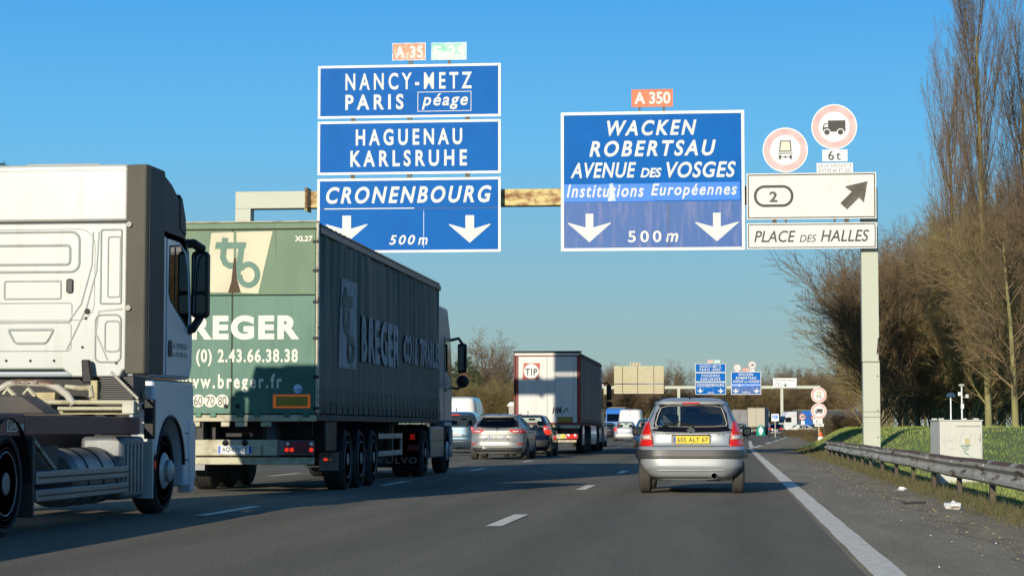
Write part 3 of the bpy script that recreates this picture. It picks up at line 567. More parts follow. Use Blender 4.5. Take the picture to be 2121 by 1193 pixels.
# blue and white direction plates beyond the exit
Y = 235
x, z = at(1605.5, 864.5, Y); o = thing('information_sign', 'small white roadside sign with blue letters above the dark exit lane car', 'road sign', (x, Y, z)); MB().box(-.40, .40, 0, .04, -.40, .40).build('panel', 'palewhite', o)
lettering('FG8', 'blue_strip', o, lambda a, b: (a, -.006, b), -.3, .3, -.12, .28, .05, 1.0); MB().box(-.04, .04, .05, .1, -z, .3).build('pole', 'galv', o)
x, z = at(1662, 863, Y); ob = ban_sign('prohibition_sign', 'small red ringed round sign in front of the blue truck panel', x, z, Y, .36, 'truck', False); MB().box(-.04, .04, .07, .12, -z, -.3).build('pole', 'galv', ob)
x, z = at(1663, 875, Y); s = Sign('supplementary_sign', 'small white plate below the red ringed sign by the blue truck panel', 'road sign', x, z, Y); s.panel(x-.2, x+.2, z-.18, z+.18, 'palewhite')
x, z = at(1687, 866, Y-3); ban_sign('prohibition_sign', 'red ringed round sign half hidden behind the roadside lorry ban sign', x, z, Y-3, .36, 'truck', False)
# green gore bollard
Y = 290; x = atx(1576, Y); o = thing('gore_marker', 'green rounded marker with white arrow where the exit lane splits off', 'traffic marker', (x, Y, 0))
pts = [(.62, 0), (.60, .5), (.52, .95), (.36, 1.25), (.15, 1.4), (0, 1.42)]; MB().lathe(pts, 'z', (0, 0, 0), 24).build('body', 'greenplastic', o)
MB().grid([[(w*t, -math.sqrt(max(.01, r*r-(w*t)**2))-.02, h) for t in (-1, -.5, 0, .5, 1)] for w, r, h in ((.03, .36, 1.25), (.30, .53, .9), (.30, .6, .55), (.03, .61, .12))]).build('arrow', 'palewhite', o)
# posts of a low fence on the exit side
o = thing('guard_fence', 'row of low dark posts with a pale rail beside the exit', 'fence', (0, 262, 0))
for i in range(24):
    x = 7.2+i*.26; MB().box(x-.05, x+.05, -.05, .05, 0, .78).build('post', 'railpost', o)
MB().box(7.1, 13.4, -.04, .04, .8, 1.0).build('rail', 'cream', o)
# ------------------------------------------------------------------ cabinet with sensor masts
Yc = 39.6; x0, zc0 = at(1940, 1008, Yc); x1 = atx(2028, Yc); ztop = at(1984, 872, Yc)[1]
cb = thing('roadside_cabinet', 'white painted equipment cabinet with faint graffiti behind the crash barrier', 'cabinet', (x0+.07, Yc, 0), R(5)); w = x1-x0; zb = zc0-.03
MB().box(0, w, 0, .95, zb, ztop).build('body', 'cabinet', cb, bevel=.012)
MB().box(-.015, w+.015, -.015, .965, ztop+.003, ztop+.025).build('roof_plate', 'cabinet', cb, bevel=.005)
MB().box(w*.38, w*.96, -.018, -.002, zb+.12, ztop-.1).build('door', 'cabinet', cb, bevel=.004)
MB().box(w*.37, w*.93, -.035, -.002, ztop-.095, ztop-.075).build('rain_lip', 'galv', cb)
MB().box(w*.585, w*.695, -.024, -.019, ztop-.42, ztop-.32).build('label_plate', 'yellowish', cb)
MB().box(w*.395, w*.49, -.045, -.02, ztop-.695, ztop-.68).build('handle', 'blackpl', cb)
for z in (.25, .72): MB().box(w*.925, w*.94, -.03, -.019, ztop-z-.12, ztop-z+.02).build('hinge', 'galv', cb)
fg = lambda a, b: (w*a, -.022, ztop-b)
m = MB(); m.stroke([(.47, .45), (.72, .44)], .016, fg); m.stroke([(.52, .45), (.53, .50), (.60, .48), (.66, .45), (.66, .5), (.55, .55), (.58, .58), (.66, .61)], .018, fg); m.build('graffiti', 'graffiti_green', cb, smooth=0)
fg2 = lambda a, b: (w*a, -.0215 if a > .38 else -.004, ztop-b)
m = MB()
for pts in ([(.05, .25), (.02, .33), (.06, .42), (.1, .3), (.13, .22)], [(.1, .45), (.22, .24), (.30, .42)], [(.17, .36), (.3, .34)], [(.42, .2), (.36, .3), (.36, .44)], [(.45, .42), (.5, .25), (.58, .22)], [(.64, .42), (.75, .2)], [(.82, .2), (.84, .42), (.92, .28)], [(.22, .50), (.36, .51)], [(.55, .55), (.84, .70)]): m.stroke(pts, .012, fg2)
m.build('graffiti', 'graffiti_grey', cb, smooth=0)
for dx_, dy_ in ((.06, .1), (.62, .2), (.9, .2), (.05, .75)): MB().box(w*dx_-.05, w*dx_+.05, dy_-.04, dy_+.04, ztop+.026, ztop+.055).build('lifting_lug', 'cabinet', cb, bevel=.01)
def px2c(px, py): x, z = at(px, py, Yc+.4); return x-x0-.04, z
x, z = px2c(1970, 818); MB().lathe([(.014, 0), (.014, z-ztop-.02)], 'z', (x, .4, ztop+.026), 10).build('mast', 'palewhite', cb)
MB().lathe([(.085, 0), (.055, .075), (.0, .08)], 'z', (x, .4, z-.035), 20).build('sensor_hood', 'bluegrey', cb)
x2, z2 = px2c(1993, 796); MB().lathe([(.016, 0), (.013, z2-ztop-.02)], 'z', (x2, .4, ztop+.026), 10).build('mast', 'palewhite', cb)
MB().lathe([(.055, 0), (.06, .02), (.06, .03), (.03, .04)], 'z', (x2, .4, z2-.03), 20).build('sensor_dish', 'galv', cb)
MB().lathe([(.032, 0), (.035, .05), (.02, .07)], 'z', (x2+.1, .4, z2-.25), 12).build('sensor_cup', 'cabinet', cb)
MB().box(x2, x2+.1, .395, .405, z2-.24, z2-.23).build('sensor_arm', 'galv', cb); MB().box(x2-.02, x2+.035, .37, .43, z2-.45, z2-.36).build('sensor_box', 'palewhite', cb, bevel=.006)
MB().box(x2-.07, x2-.02, .38, .42, z2-.21, z2-.14).build('sensor_box', 'palewhite', cb, bevel=.006)
# ------------------------------------------------------------------ wheels
def truck_wheel(par, x, y, side=1, r=.5, w=.30, front=False, dual=False):
    """x is the outer face"""
    s = side; W_ = w*(2.1 if dual else 1)
    tp = [(.30, 0), (r-.05, -.005), (r-.02, .02), (r, .05), (r, w-.05), (r-.02, w-.02), (r-.05, w)]
    if dual: tp += [(r-.09, w+.01), (r-.05, w+.04), (r, w+.08), (r, 2*w+.02), (r-.04, 2*w+.06), (.30, 2*w+.06)]
    else: tp += [(.30, w)]
    t = MB().lathe([(a, -s*b) for a, b in tp], 'x', (x, y, r), 40).build('wheel', 'rubber', par)
    for k in range(3): MB().lathe([(r+.0015, -s*(.09+k*.06)), (r+.0015, -s*(.105+k*.06))], 'x', (x, y, r), 40).build('tread_groove', 'blackpl', t)
    if front: pr = [(.295, .02), (.29, .0), (.27, .04), (.25, .02), (.19, -.03), (.13, -.04), (.13, -.08), (.09, -.11), (0, -.115)]
    else: pr = [(.31, .0), (.300, -.008), (.285, .0), (.272, .05)]
    MB().lathe([(a, -s*b) for a, b in pr], 'x', (x, y, r), 32).build('rim', 'rim', t)
    if not front:
        MB().lathe([(a, -s*b) for a, b in [(.272, .05), (.262, .12), (.24, .15), (.17, .15)]], 'x', (x, y, r), 32).build('rim_dish', 'rimdark', t); MB().lathe([(a, -s*b) for a, b in [(.17, .148), (.15, .10), (.135, .02), (.10, -.012), (.06, -.015), (0, -.015)]], 'x', (x, y, r), 24).build('hub', 'greyplate', t)
    for rr in (.34, .40, r-.045): MB().lathe([(rr-.004, s*.004), (rr, s*.009), (rr+.004, s*.004)], 'x', (x, y, r), 40).build('sidewall_ring', 'treadrub', t)
    m = MB(); h = MB(); d = -s*(.02 if front else .142)
    for i in range(10):
        a = 2*math.pi*i/10; cy, cz = y+.165*math.cos(a), r+.165*math.sin(a)
        m.lathe([(.017, d*1.0-s*.0), (.015, d+s*.05)], 'x', (x, cy, cz), 6)
        a += .31; cy, cz = y+.222*math.cos(a), r+.222*math.sin(a); h.lathe([(.038, d+s*.006-s*(.0 if not front else -.005)), (.038, d+s*.008)], 'x', (x, cy, cz), 10)
    tag(m.build('wheel_nuts', 'chrome', t), kind='stuff'); tag(h.build('rim_holes', 'blackpl', t), kind='stuff')
    return t
def plate(par, txt, a0, a1, b0, b1, y, yellow=False, x_=lambda a: a, bold=.02):
    p = MB().prism(rrect(a0, a1, b0, b1, .012, 3), 'y', y, y+.008).build('number_plate', 'yplate' if yellow else 'palewhite', par, smooth=0)
    w = a1-a0; f = lambda a, b: (a, y-.003, b)
    MB().flat([(a0+.008, b0+.008), (a0+w*.085, b0+.008), (a0+w*.085, b1-.008), (a0+.008, b1-.008)], f).build('plate_band', 'bluebar', p, smooth=0)
    if not yellow: MB().flat([(a1-w*.085, b0+.008), (a1-.008, b0+.008), (a1-.008, b1-.008), (a1-w*.085, b1-.008)], f).build('plate_band', 'bluebar', p, smooth=0)
    h = b1-b0; lettering(txt, 'inkblack', p, f, a0+w*.13, a1-w*(.04 if yellow else .13), b0+h*.18, b1-h*.18, bold, 1.1)
    return p
yz = lambda x: (lambda a, b: (x, a, b))
def ribs(m, x0, x1, y0, y1, z0, z1, n, ax='z'):
    for i in range(n):
        t = (i+.25)/n; u = (i+.75)/n
        if ax == 'z': m.box(x0, x1, y0, y1, z0+(z1-z0)*t, z0+(z1-z0)*u)
        else: m.box(x0+(x1-x0)*t, x0+(x1-x0)*u, y0, y1, z0, z1)
    return m
# ------------------------------------------------------------------ white tractor (near left)
tx, ty = -7.95, 19.4
T = thing('truck_tractor', 'white tractor unit seen from behind, oxide red side beam and black wind deflector', 'lorry', (tx, ty, 0))
YR = 24.2
def cabp(px, py): x, z = at(px, py, YR); return x-tx, z
def tp(name, mt, mb, bevel=.01, par=None, **k): return mb.build(name, mt, par or T, bevel=bevel, **k)
yb = YR-ty                                   # 4.8, plane of the back wall
xe = cabp(262, 600)[0]
z_seam = cabp(200, 460)[1]; z_top = cabp(200, 341)[1]
# back wall with pressed panels
wall = tp('cab_back_wall', 'cabwhite', MB().prism([(-xe, cabp(0, 765)[1]), (cabp(130, 765)[0], cabp(0, 765)[1]), (cabp(150, 781)[0], cabp(0, 781)[1]), (cabp(248, 781)[0], cabp(0, 781)[1]), (cabp(254, 768)[0], cabp(0, 768)[1]), (xe, cabp(0, 766)[1]), (xe, z_seam-.012), (-xe, z_seam-.012)], 'y', yb, yb+.12), .03)
roofp = tp('cab_roof_shell', 'cabwhite', MB().prism([(-xe, z_seam+.008), (xe+.01, z_seam+.008), (xe+.01, z_top-.02), (xe-.03, z_top), (-xe+.03, z_top), (-xe, z_top-.02)], 'y', yb-.015, yb+.6), .03)
tp('roof_step', 'cabwhite', MB().box(cabp(50, 0)[0], cabp(205, 0)[0], yb+.15, yb+.9, z_top-.02, z_top+.035), .02)
def pfr(px0, px1, py0, py1, w=.018, r=.05, d=.012, par=None, inner=False, sk=0):
    w *= 1.25; d *= .45
    x0, z1 = cabp(px0, py0); x1, z0 = cabp(px1, py1); a = rrect(x0, x1, z0, z1, r, 6); b = rrect(x0+w, x1-w, z0+w, z1-w, max(.01, r-w), 6); n = len(a)
    if sk: a = [(p[0]+sk*(z1-p[1])*(1 if p[0] < (x0+x1)/2 else -1), p[1]) for p in a]; b = [(p[0]+sk*(z1-p[1])*(1 if p[0] < (x0+x1)/2 else -1), p[1]) for p in b]
    c = [((p[0]*.5+q[0]*.5), p[1]*.5+q[1]*.5) for p, q in zip(a, b)]; d *= 2.4
    V = [(p[0], yb, p[1]) for p in a]+[(p[0], yb-d, p[1]) for p in c]+[(p[0], yb+.002, p[1]) for p in b]
    m = MB(); m.add(V, [(i, (i+1) % n, (i+1) % n+n, i+n) for i in range(n)]+[(i+n, (i+1) % n+n, (i+1) % n+2*n, i+2*n) for i in range(n)])
    return m.build('pressed_bead', 'cabwhite', par or wall, smooth=60)
pfr(-120, 167, 480, 566, .03, .12, .016); pfr(-60, 148, 507, 551, .03, .06, .018); pfr(8, 128, 581, 621, .02, .03, .012); pfr(-150, 150, 628, 668, .014, .04, .008)
pfr(208, 253, 474, 631, .022, .03, .015); pfr(223, 250, 489, 617, .018, .03, .012); pfr(196, 252, 650, 752, .022, .08, .015, sk=.0); pfr(216, 250, 663, 730, .02, .06, .012)
pfr(12, 116, 680, 714, .03, .05, .018, sk=.55); pfr(-90, 148, 669, 728, .012, .05, .007); pfr(-60, 196, 476, 664, .010, .2, .006)
pfr(-130, 255, 357, 394, .02, .03, .010, par=roofp); pfr(-130, 205, 396, 452, .02, .03, .008, par=roofp); pfr(208, 228, 369, 452, .014, .02, .012, par=roofp)
for pts in ([(205, 480), (200, 560), (178, 640), (138, 724)], [(193, 480), (190, 550), (168, 630), (140, 668)], [(253, 640), (205, 645), (198, 690), (222, 745)]):
    P = [cabp(*p) for p in pts]; tp('pressed_bead', 'cabwhite', MB().tube([(a, yb-.0, b) for a, b in P], .012, 6), 0, par=wall)
for px, py, r in ((181, 645, .034), (178, 659, .017), (171, 719, .015), (13, 747, .015), (63, 747, .015), (112, 747, .015), (241, 752, .015)):
    a, b = cabp(px, py); MB().lathe([(0, -.018), (r*.8, -.018), (r, -.010), (r, 0)], 'y', (a, yb, b), 16).build('plug', 'blackpl', wall)
a, b = cabp(145, 592.5); MB().prism(rrect(a-.042, a+.042, b-.085, b+.085, .03), 'y', yb-.02, yb).build('vent', 'blackpl', wall, bevel=.006)
for i in range(8): MB().box(a-.03, a+.03, yb-.024, yb-.019, b-.07+i*.018, b-.062+i*.018).build('vent_slat', 'trim', wall, smooth=0)
tp('roof_bead', 'cabwhite', MB().box(-xe, xe, yb-.022, yb-.015, z_top-.075, z_top-.06), .003, par=roofp)
tp('seam', 'blackpl', MB().box(-xe, xe+.01, yb+.01, yb+.1, z_seam-.012, z_seam+.008), 0)
# cab shell, sides
shell = MB(); outline = [(yb+.12, 1.62), (6.72, 1.62), (6.84, 1.8), (6.86, 2.25), (6.66, 3.28), (6.35, 3.42), (yb+.12, z_seam)]
shell.prism(outline, 'x', -1.245, 1.245); cabs = tp('cab_body', 'cabside', shell, .05, seg=3)
tp('high_roof', 'cabside', MB().prism([(yb+.3, z_seam-.03), (6.62, z_seam-.06), (6.45, 3.62), (5.95, 3.93), (5.5, z_top-.02), (yb+.55, z_top-.01), (yb+.3, z_top-.02)], 'x', -1.0, 1.0), .05, seg=3)
for s in (1, -1):
    f = lambda P: [(p[0]*s, p[1]) for p in P]
    tp('side_deflector', 'deflector', MB().prism(f([(xe+.008, yb-.06), (1.21, yb-.10), (1.243, yb-.05), (1.262, 5.34), (1.22, 5.36), (1.10, yb+.06), (xe+.008, yb+.0)]), 'z', cabp(0, 775)[1], z_top-.015), .015)
    tp('deflector_side_shade', 'blackpl', MB().prism(f([(1.246, yb-.04), (1.251, yb-.04), (1.270, 5.35), (1.265, 5.35)]), 'z', cabp(0, 775)[1]+.01, z_top-.03), 0)  # black sheet over the grey plastic side, its shade put into the colour
    tp('roof_side_fairing', 'blackpl', MB().prism([(5.36, 3.30), (6.55, 3.10), (6.58, 3.22), (6.42, 3.42), (6.30, 3.66), (6.1, 3.86), (5.8, 3.98), (5.36, z_top-.03)], 'x', s*1.0, s*1.245), .03)
    tp('marker_housing', 'blackpl', MB().prism([(6.15, 3.46), (6.45, 3.40), (6.42, 3.62), (6.25, 3.86), (6.12, 3.9)], 'x', s*1.15, s*1.255), .02)
    for z in (z_seam-.04, cabp(0, 640)[1]): MB().lathe([(.03, -.02), (.034, 0), (0, -.03)][::-1], 'y', (s*(xe+.05), yb-.085, z), 12).build('bolt_cap', 'galv', T)
    # door, window
    d = tp('door', 'cabside', MB().prism([(5.55, 1.66), (6.62, 1.66), (6.7, 2.1), (6.62, 2.6), (6.48, 3.2), (6.1, 3.3), (5.55, 3.3)], 'x', s*1.247, s*1.256), .006)
    wp = [(5.66, 3.2), (5.63, 2.66), (5.72, 2.56), (6.48, 2.28), (6.52, 2.45), (6.46, 2.95), (6.34, 3.16), (6.1, 3.25)]
    tp('window_seal', 'blackpl', MB().prism([(a+(a-6.05)*.06, b+(b-2.8)*.05) for a, b in wp], 'x', s*1.257, s*1.262), .003, par=d)
    tp('side_window', 'glassmid' if 0 else 'glassdark', MB().flat(wp, lambda a, b: (s*1.264, a, b)), 0, par=d, smooth=0)
    tp('window_bar', 'blackpl', MB().box(s*1.265, s*1.27, 5.86, 5.89, 2.55, 3.22), 0, par=d)
    tp('door_handle', 'blackpl', MB().prism(rrect(5.62, 5.76, 1.88, 2.08, .04), 'x', s*1.257, s*1.27), .005, par=d)
    # mirrors
    mr = tp('mirror', 'blackpl', MB().prism(rrect(1.24, 1.46, 2.40, 3.25, .07), 'y', 6.72, 6.88) if s > 0 else MB().prism(rrect(-1.46, -1.24, 2.40, 3.25, .07), 'y', 6.72, 6.88), .03, seg=3)
    x0 = 1.27 if s > 0 else -1.43
    tp('mirror_glass', 'mirror', MB().flat(rrect(x0, x0+.16, 2.74, 3.2, .03), lambda a, b: (a, 6.712, b)), 0, par=mr, smooth=0); tp('mirror_glass', 'mirror', MB().flat(rrect(x0, x0+.16, 2.46, 2.69, .03), lambda a, b: (a, 6.712, b)), 0, par=mr, smooth=0)
    tp('mirror_arm', 'blackpl', MB().tube([(s*1.2, 6.55, 3.32), (s*1.30, 6.62, 3.33), (s*1.37, 6.78, 3.27)], .06, 8), 0, par=mr); tp('mirror_arm', 'blackpl', MB().tube([(s*1.2, 6.55, 2.22), (s*1.30, 6.62, 2.26), (s*1.34, 6.8, 2.40)], .055, 8), 0, par=mr)
    # fender
    arc = [(5.8+.64*math.cos(R(a)), .52+.64*math.sin(R(a))) for a in range(165, 4, -10)]
    tp('fender', 'cabside', MB().prism([(5.02, 1.60), (5.0, 1.28), (5.08, .72)]+arc+[(6.46, .30), (6.74, .30), (6.9, .55), (6.93, 1.2), (6.88, 1.60)], 'x', s*.95, s*1.25), .03, seg=2)
    tp('fender_lip', 'blackpl', MB().tube([(s*1.25, a, b) for a, b in arc], .02, 6), 0)
    tp('mud_panel', 'cabwhite', MB().box(s*1.06, s*1.245, 5.02, 5.07, .2, 1.10), .01)
    for z_ in (.62, .95): tp('step_gap', 'blackpl', MB().box(s*1.2505, s*1.254, 6.50, 6.86, z_, z_+.018), 0)
    tp('step_gap', 'blackpl', MB().box(s*1.2505, s*1.254, 5.02, 6.88, 1.585, 1.60), 0)
    tp('front_flap', 'cabside', MB().prism([(6.62, 1.1), (6.92, 1.1), (6.9, .25), (6.72, .22)], 'x', s*1.1, s*1.265), .015)
    tp('side_marker', 'amber', MB().lathe([(.0, -.06), (.035, -.055), (.04, .0)], 'y', (s*1.22, 4.95, 1.27), 14), 0)
    tp('marker_arm', 'blackpl', MB().box(s*1.13, s*1.2, 4.95, 4.99, 1.24, 1.31), .005)
    tp('reflector', 'taillens', MB().box(s*1.247, s*1.256, 5.09, 5.12, .55, .64), 0)
lettering('Tél. 03.90.20', 'inkblack', T, yz(1.259), 5.75, 6.5, 1.99, 2.06, 0, 1.0); lettering('Fax 03.90.20', 'inkblack', T, yz(1.259), 5.75, 6.5, 1.89, 1.95, 0, 1.0)
tp('sun_visor', 'blackpl', MB().prism([(6.72, 3.42), (6.98, 3.22), (6.98, 3.28), (6.72, 3.5)], 'x', -1.15, 1.15), .01)
tp('windscreen', 'glassdark', MB().prism([(6.88, 2.25), (6.69, 3.28), (6.70, 3.28), (6.895, 2.25)], 'x', -1.12, 1.12), 0)
tp('front_bumper', 'cabside', MB().box(-1.25, 1.25, 6.9, 7.05, .35, 1.1), .04)
tp('headlamp', 'clearlens', MB().box(.85, 1.2, 7.055, 7.07, .6, .8), .01); tp('headlamp', 'clearlens', MB().box(-1.2, -.85, 7.055, 7.07, .6, .8), .01)
# chassis and beam
for s in (1, -1):
    tp('chassis_rail', 'chassis', MB().box(s*.36, s*.44, -9, 6.6, .72, 1.0), .008)
    b0, b1 = (1.06, 1.2) if s > 0 else (-1.2, -1.06)
    tp('side_beam', 'redbeam', MB().box(b0, b1, -9, .55, .945, 1.165), .012); tp('side_beam', 'redbeam', MB().box(b0, b1, .57, 4.62, .955, 1.15), .012)
    tp('rear_mudguard', 'blackpl', MB().grid([[(s*xx, .04+.62*math.cos(R(a)), .5+.62*math.sin(R(a))) for xx in (.6, 1.24)] for a in range(0, 181, 10)]), 0)
    tp('mudguard_panel', 'chassis', MB().box(s*.7, s*1.245, .70, .76, .16, .94), .01)
    tp('side_guard_rail', 'alu', MB().box(s*1.19, s*1.235, .85, 4.05, .47, .60), .012); tp('side_guard_rail', 'alu', MB().box(s*1.19, s*1.235, .85, 4.05, .30, .42), .012)
    tp('rail_groove', 'blackpl', MB().box(s*1.236, s*1.24, .92, 4.08, .527, .545), 0); tp('rail_groove', 'blackpl', MB().box(s*1.236, s*1.24, .92, 4.08, .352, .366), 0)
    truck_wheel(T, s*1.20, .04, s, dual=True); truck_wheel(T, s*1.17, 5.8, s, front=True, r=.51)
tp('maker_plate', 'whiteprint', MB().box(1.202, 1.208, .05, .32, .99, 1.10), 0); tp('maker_plate_field', 'redbeam', MB().box(1.209, 1.211, .07, .30, 1.0, 1.09), 0)
lettering('LOHR', 'whiteprint', T, yz(1.214), .09, .28, 1.015, 1.075, .02)
tp('stripe', 'galv', MB().box(1.202, 1.206, .33, .53, 1.0, 1.06), 0)
tank = tp('fuel_tank', 'alu', MB().lathe([(0, 0), (.25, 0), (.31, .05), (.31, 1.65), (.25, 1.70), (0, 1.70)], 'y', (.86, 2.4, .50), 32), 0)
for a in (2.75, 3.3, 3.8): MB().lathe([(.318, 0), (.318, .05)], 'y', (.86, a, .50), 32).build('tank_strap', 'blackpl', tank)
tank2 = tp('air_tank', 'chassis', MB().lathe([(0, 0), (.14, 0), (.16, .05), (.16, 1.0), (0, 1.05)], 'y', (.55, 1.3, .42), 20), 0)
tp('battery_box', 'chassis', MB().box(.5, 1.05, 1.2, 2.1, .55, .85), .02)
hs_ = tp('heat_shield', 'greyplate', MB().box(.7, 1.2, 3.95, 4.85, .22, .93), .06, seg=3)
for i in range(5): MB().box(1.2, 1.215, 4.06+i*.15, 4.12+i*.15, .30, .84).build('shield_rib', 'alu', hs_, bevel=.006)
tp('strut', 'galv', MB().tube([(1.12, 1.0, .93), (1.12, 1.75, .60)], .028, 4), 0)
for s in range(9): MB().lathe([(.008, 0), (.008, .004)], 'x', (1.142, 1.06+s*.082, .905-s*.036), 8).build('strut_hole', 'blackpl', T)
tp('rear_axle', 'chassis', MB().lathe([(.09, -1.0), (.10, -.3), (.2, -.15), (.2, .15), (.10, .3), (.09, 1.0)], 'x', (0, .04, .5), 16), 0); tp('front_axle', 'chassis', MB().box(-.95, .95, 5.72, 5.88, .38, .5), .02)
tp('engine', 'chassis', MB().box(-.45, .45, 4.7, 6.3, .5, 1.4), .05); tp('cross_deck', 'chassis', MB().box(-1.05, 1.05, -8.5, 2.2, .96, .99), 0)
tp('under_cab_shade', 'blackpl', MB().box(-1.0, 1.0, 5.05, 5.1, .45, 1.62), 0)  # added black sheet standing in for the shaded void under the cab
# fittings between deck and cab
def fp(px, py, Y=23.5): x, z = at(px, py, Y); return (x-tx, Y-ty, z)
tp('cab_tilt_frame', 'galv', MB().tube([fp(-60, 812), fp(0, 806), fp(15, 797), (*fp(35, 792),), fp(95, 794), fp(120, 803), fp(140, 818), fp(152, 838)], .042, 10), 0)
for px in (45, 62, 80): a = fp(px, 793); MB().lathe([(.009, 0), (.009, -.01)], 'y', (a[0], a[1]-.042, a[2]), 8).build('frame_hole', 'blackpl', T)
tp('stabiliser_arm', 'palecream', MB().tube([fp(135, 800), fp(165, 804), fp(188, 803), fp(190, 822)], [.022, .03, .04, .035], 8), 0)
tp('valve_block', 'yellowish', MB().box(fp(68, 0)[0], fp(117, 0)[0], 4.25, 4.4, fp(0, 829)[2], fp(0, 812)[2]), .008)
tp('bracket_plate', 'yellowish', MB().box(fp(198, 0)[0], fp(212, 0)[0], 4.1, 4.2, fp(0, 832)[2], fp(0, 788)[2]), .006)
bel = tp('air_intake_bellows', 'blackpl', MB().box(fp(214, 0)[0], fp(281, 0)[0], 4.2, 4.7, fp(0, 832)[2], fp(0, 779)[2]), .01)
for i in range(11): z = fp(0, 829-i*4.5)[2]; MB().box(fp(213, 0)[0], fp(282, 0)[0], 4.17, 4.2, z-.004, z+.006).build('bellows_fold', 'trim', bel)
tp('gas_strut', 'galv', MB().tube([fp(230, 770, 23.4), fp(286, 826, 23.4)], .016, 8), 0)
tp('hook_bracket', 'blackpl', MB().prism([fp(170, 745, 24.1)[::2], fp(186, 745, 24.1)[::2], fp(193, 793, 24.1)[::2], fp(172, 793, 24.1)[::2]], 'y', 4.66, 4.76), .015)
tp('pipe', 'palecream', MB().tube([fp(85, 833), fp(288, 833)], .026, 8), 0); tp('pipe', 'palecream', MB().tube([fp(120, 846), fp(288, 846)], .022, 8), 0)
tp('catwalk', 'yellowish', MB().box(fp(128, 0)[0], fp(278, 0)[0], 4.2, 4.5, fp(0, 858)[2], fp(0, 851)[2]), .004)
tp('cross_bracket', 'galv', MB().box(fp(268, 0)[0], fp(292, 0)[0], 4.0, 4.12, fp(0, 857)[2], fp(0, 830)[2]), .006)
tp('work_lamp', 'palecream', MB().lathe([(0, -.03), (.035, -.028), (.05, 0), (.03, .06)], 'y', fp(298, 817, 24.0), 18), 0); tp('lamp_post', 'blackpl', MB().box(fp(293, 0)[0], fp(313, 0)[0], 4.4, 4.5, .9, fp(0, 826)[2]), .01)
tp('fifth_wheel_ramp', 'chassis', MB().prism([fp(-80, 820, 21)[::2], fp(70, 820, 21)[::2], fp(122, 857, 21)[::2], fp(-80, 857, 21)[::2]], 'y', 1.2, 1.7), .01)
for px in (8, 50): a = fp(px, 817, 21); tp('lock_jaw', 'palecream', MB().tube([a, (a[0]+.04, a[1], a[2]+.06), (a[0]+.12, a[1], a[2]-.02)], .025, 6), 0)
# ------------------------------------------------------------------ curtain sided trailers
def semi(X0, Y0, L, name, label, cfg):
    """trailer with doors at y=0 facing the camera, and its tractor in front"""
    t = thing(name, label, 'lorry', (X0, Y0, 0)); hw = cfg.get('hw', 1.275); zt = cfg['zt']; zb = cfg['zb']
    b = lambda n, m, *a, bevel=.01, par=None: MB().box(*a).build(n, m, par or t, bevel=bevel)
    b('roof', cfg['roof'], -hw+.02, hw-.02, .05, L, zt-.03, zt)
    b('rear_header', cfg['door'], -hw, hw, -.03, .06, zt-.10, zt-.004); b('header_cap', cfg['cap'], -hw-.01, hw+.01, -.05, .06, zt-.002, zt+.022)
    b('front_bulkhead', 'greypaint', -hw+.01, hw-.01, L-.06, L, zb, zt-.04); b('floor', 'chassis', -hw+.03, hw-.03, .06, L-.07, zb-.1, zb)
    for s in (1, -1):
        P = []; ny = int(L*26)
        for i in range(ny+1):
            y = .09+(L-.12)*i/ny; row = []
            for j in range(9):
                z = zb+.02+(zt-.17-zb)*j/8; row.append((s*(hw+wave(y, z, cfg.get('wave', 1))), y, z))
            P.append(row)
        MB().grid(P).build('side_curtain', cfg['curtain'], t, smooth=80)
        b('roof_rail', cfg['rail'], min(s*(hw+.03), s*(hw-.03)), max(s*(hw+.03), s*(hw-.03)), .06, L, zt-.17, zt-.06)
        b('side_rail', cfg['sill'], min(s*(hw-.06), s*(hw-.005)), max(s*(hw-.06), s*(hw-.005)), .06, L, zb-.1, zb+.0)
        b('corner_post', cfg['post'], min(s*(hw-.03), s*(hw+.012)), max(s*(hw-.03), s*(hw+.012)), -.035, .07, zb-.02, zt-.01)
    ax = cfg['ax']
    for y in ax:
        MB().lathe([(.06, -1.0), (.06, 1.0)], 'x', (0, y, .5), 12).build('axle', 'chassis', t)
        for s in (1, -1):
            truck_wheel(t, s*(hw-.02), y, s, w=.34)
            MB().grid([[(s*xx, y+.60*math.cos(R(a)), .5+.60*math.sin(R(a))) for xx in (hw-.42, hw-.01)] for a in range(15, 166, 10)]).build('mudguard', 'blackpl', t)
    for s in (1, -1): b('chassis_rail', 'chassis', s*.42-.05, s*.42+.05, .3, L-.5, .78, zb-.1)
    for y in (3.5, 6, 9): b('crossmember', 'chassis', -1.0, 1.0, y, y+.1, .95, zb-.1)
    return t, hw, zt, zb, b
def wave(y, z, k): 
    t_ = min(1, max(0, (z-1.6)/1.8)); return k*(t_*(.021*math.sin(y*6.3+2.2*math.sin(y*1.7)+z*.5)+.014*math.sin(y*15+z*1.1+2*math.sin(y*1.3))*(.5+.5*math.sin(y*.9)))+.012*math.sin(y*.8+z*1.4)+.007*math.sin(z*3.1+y*.5)-.01)
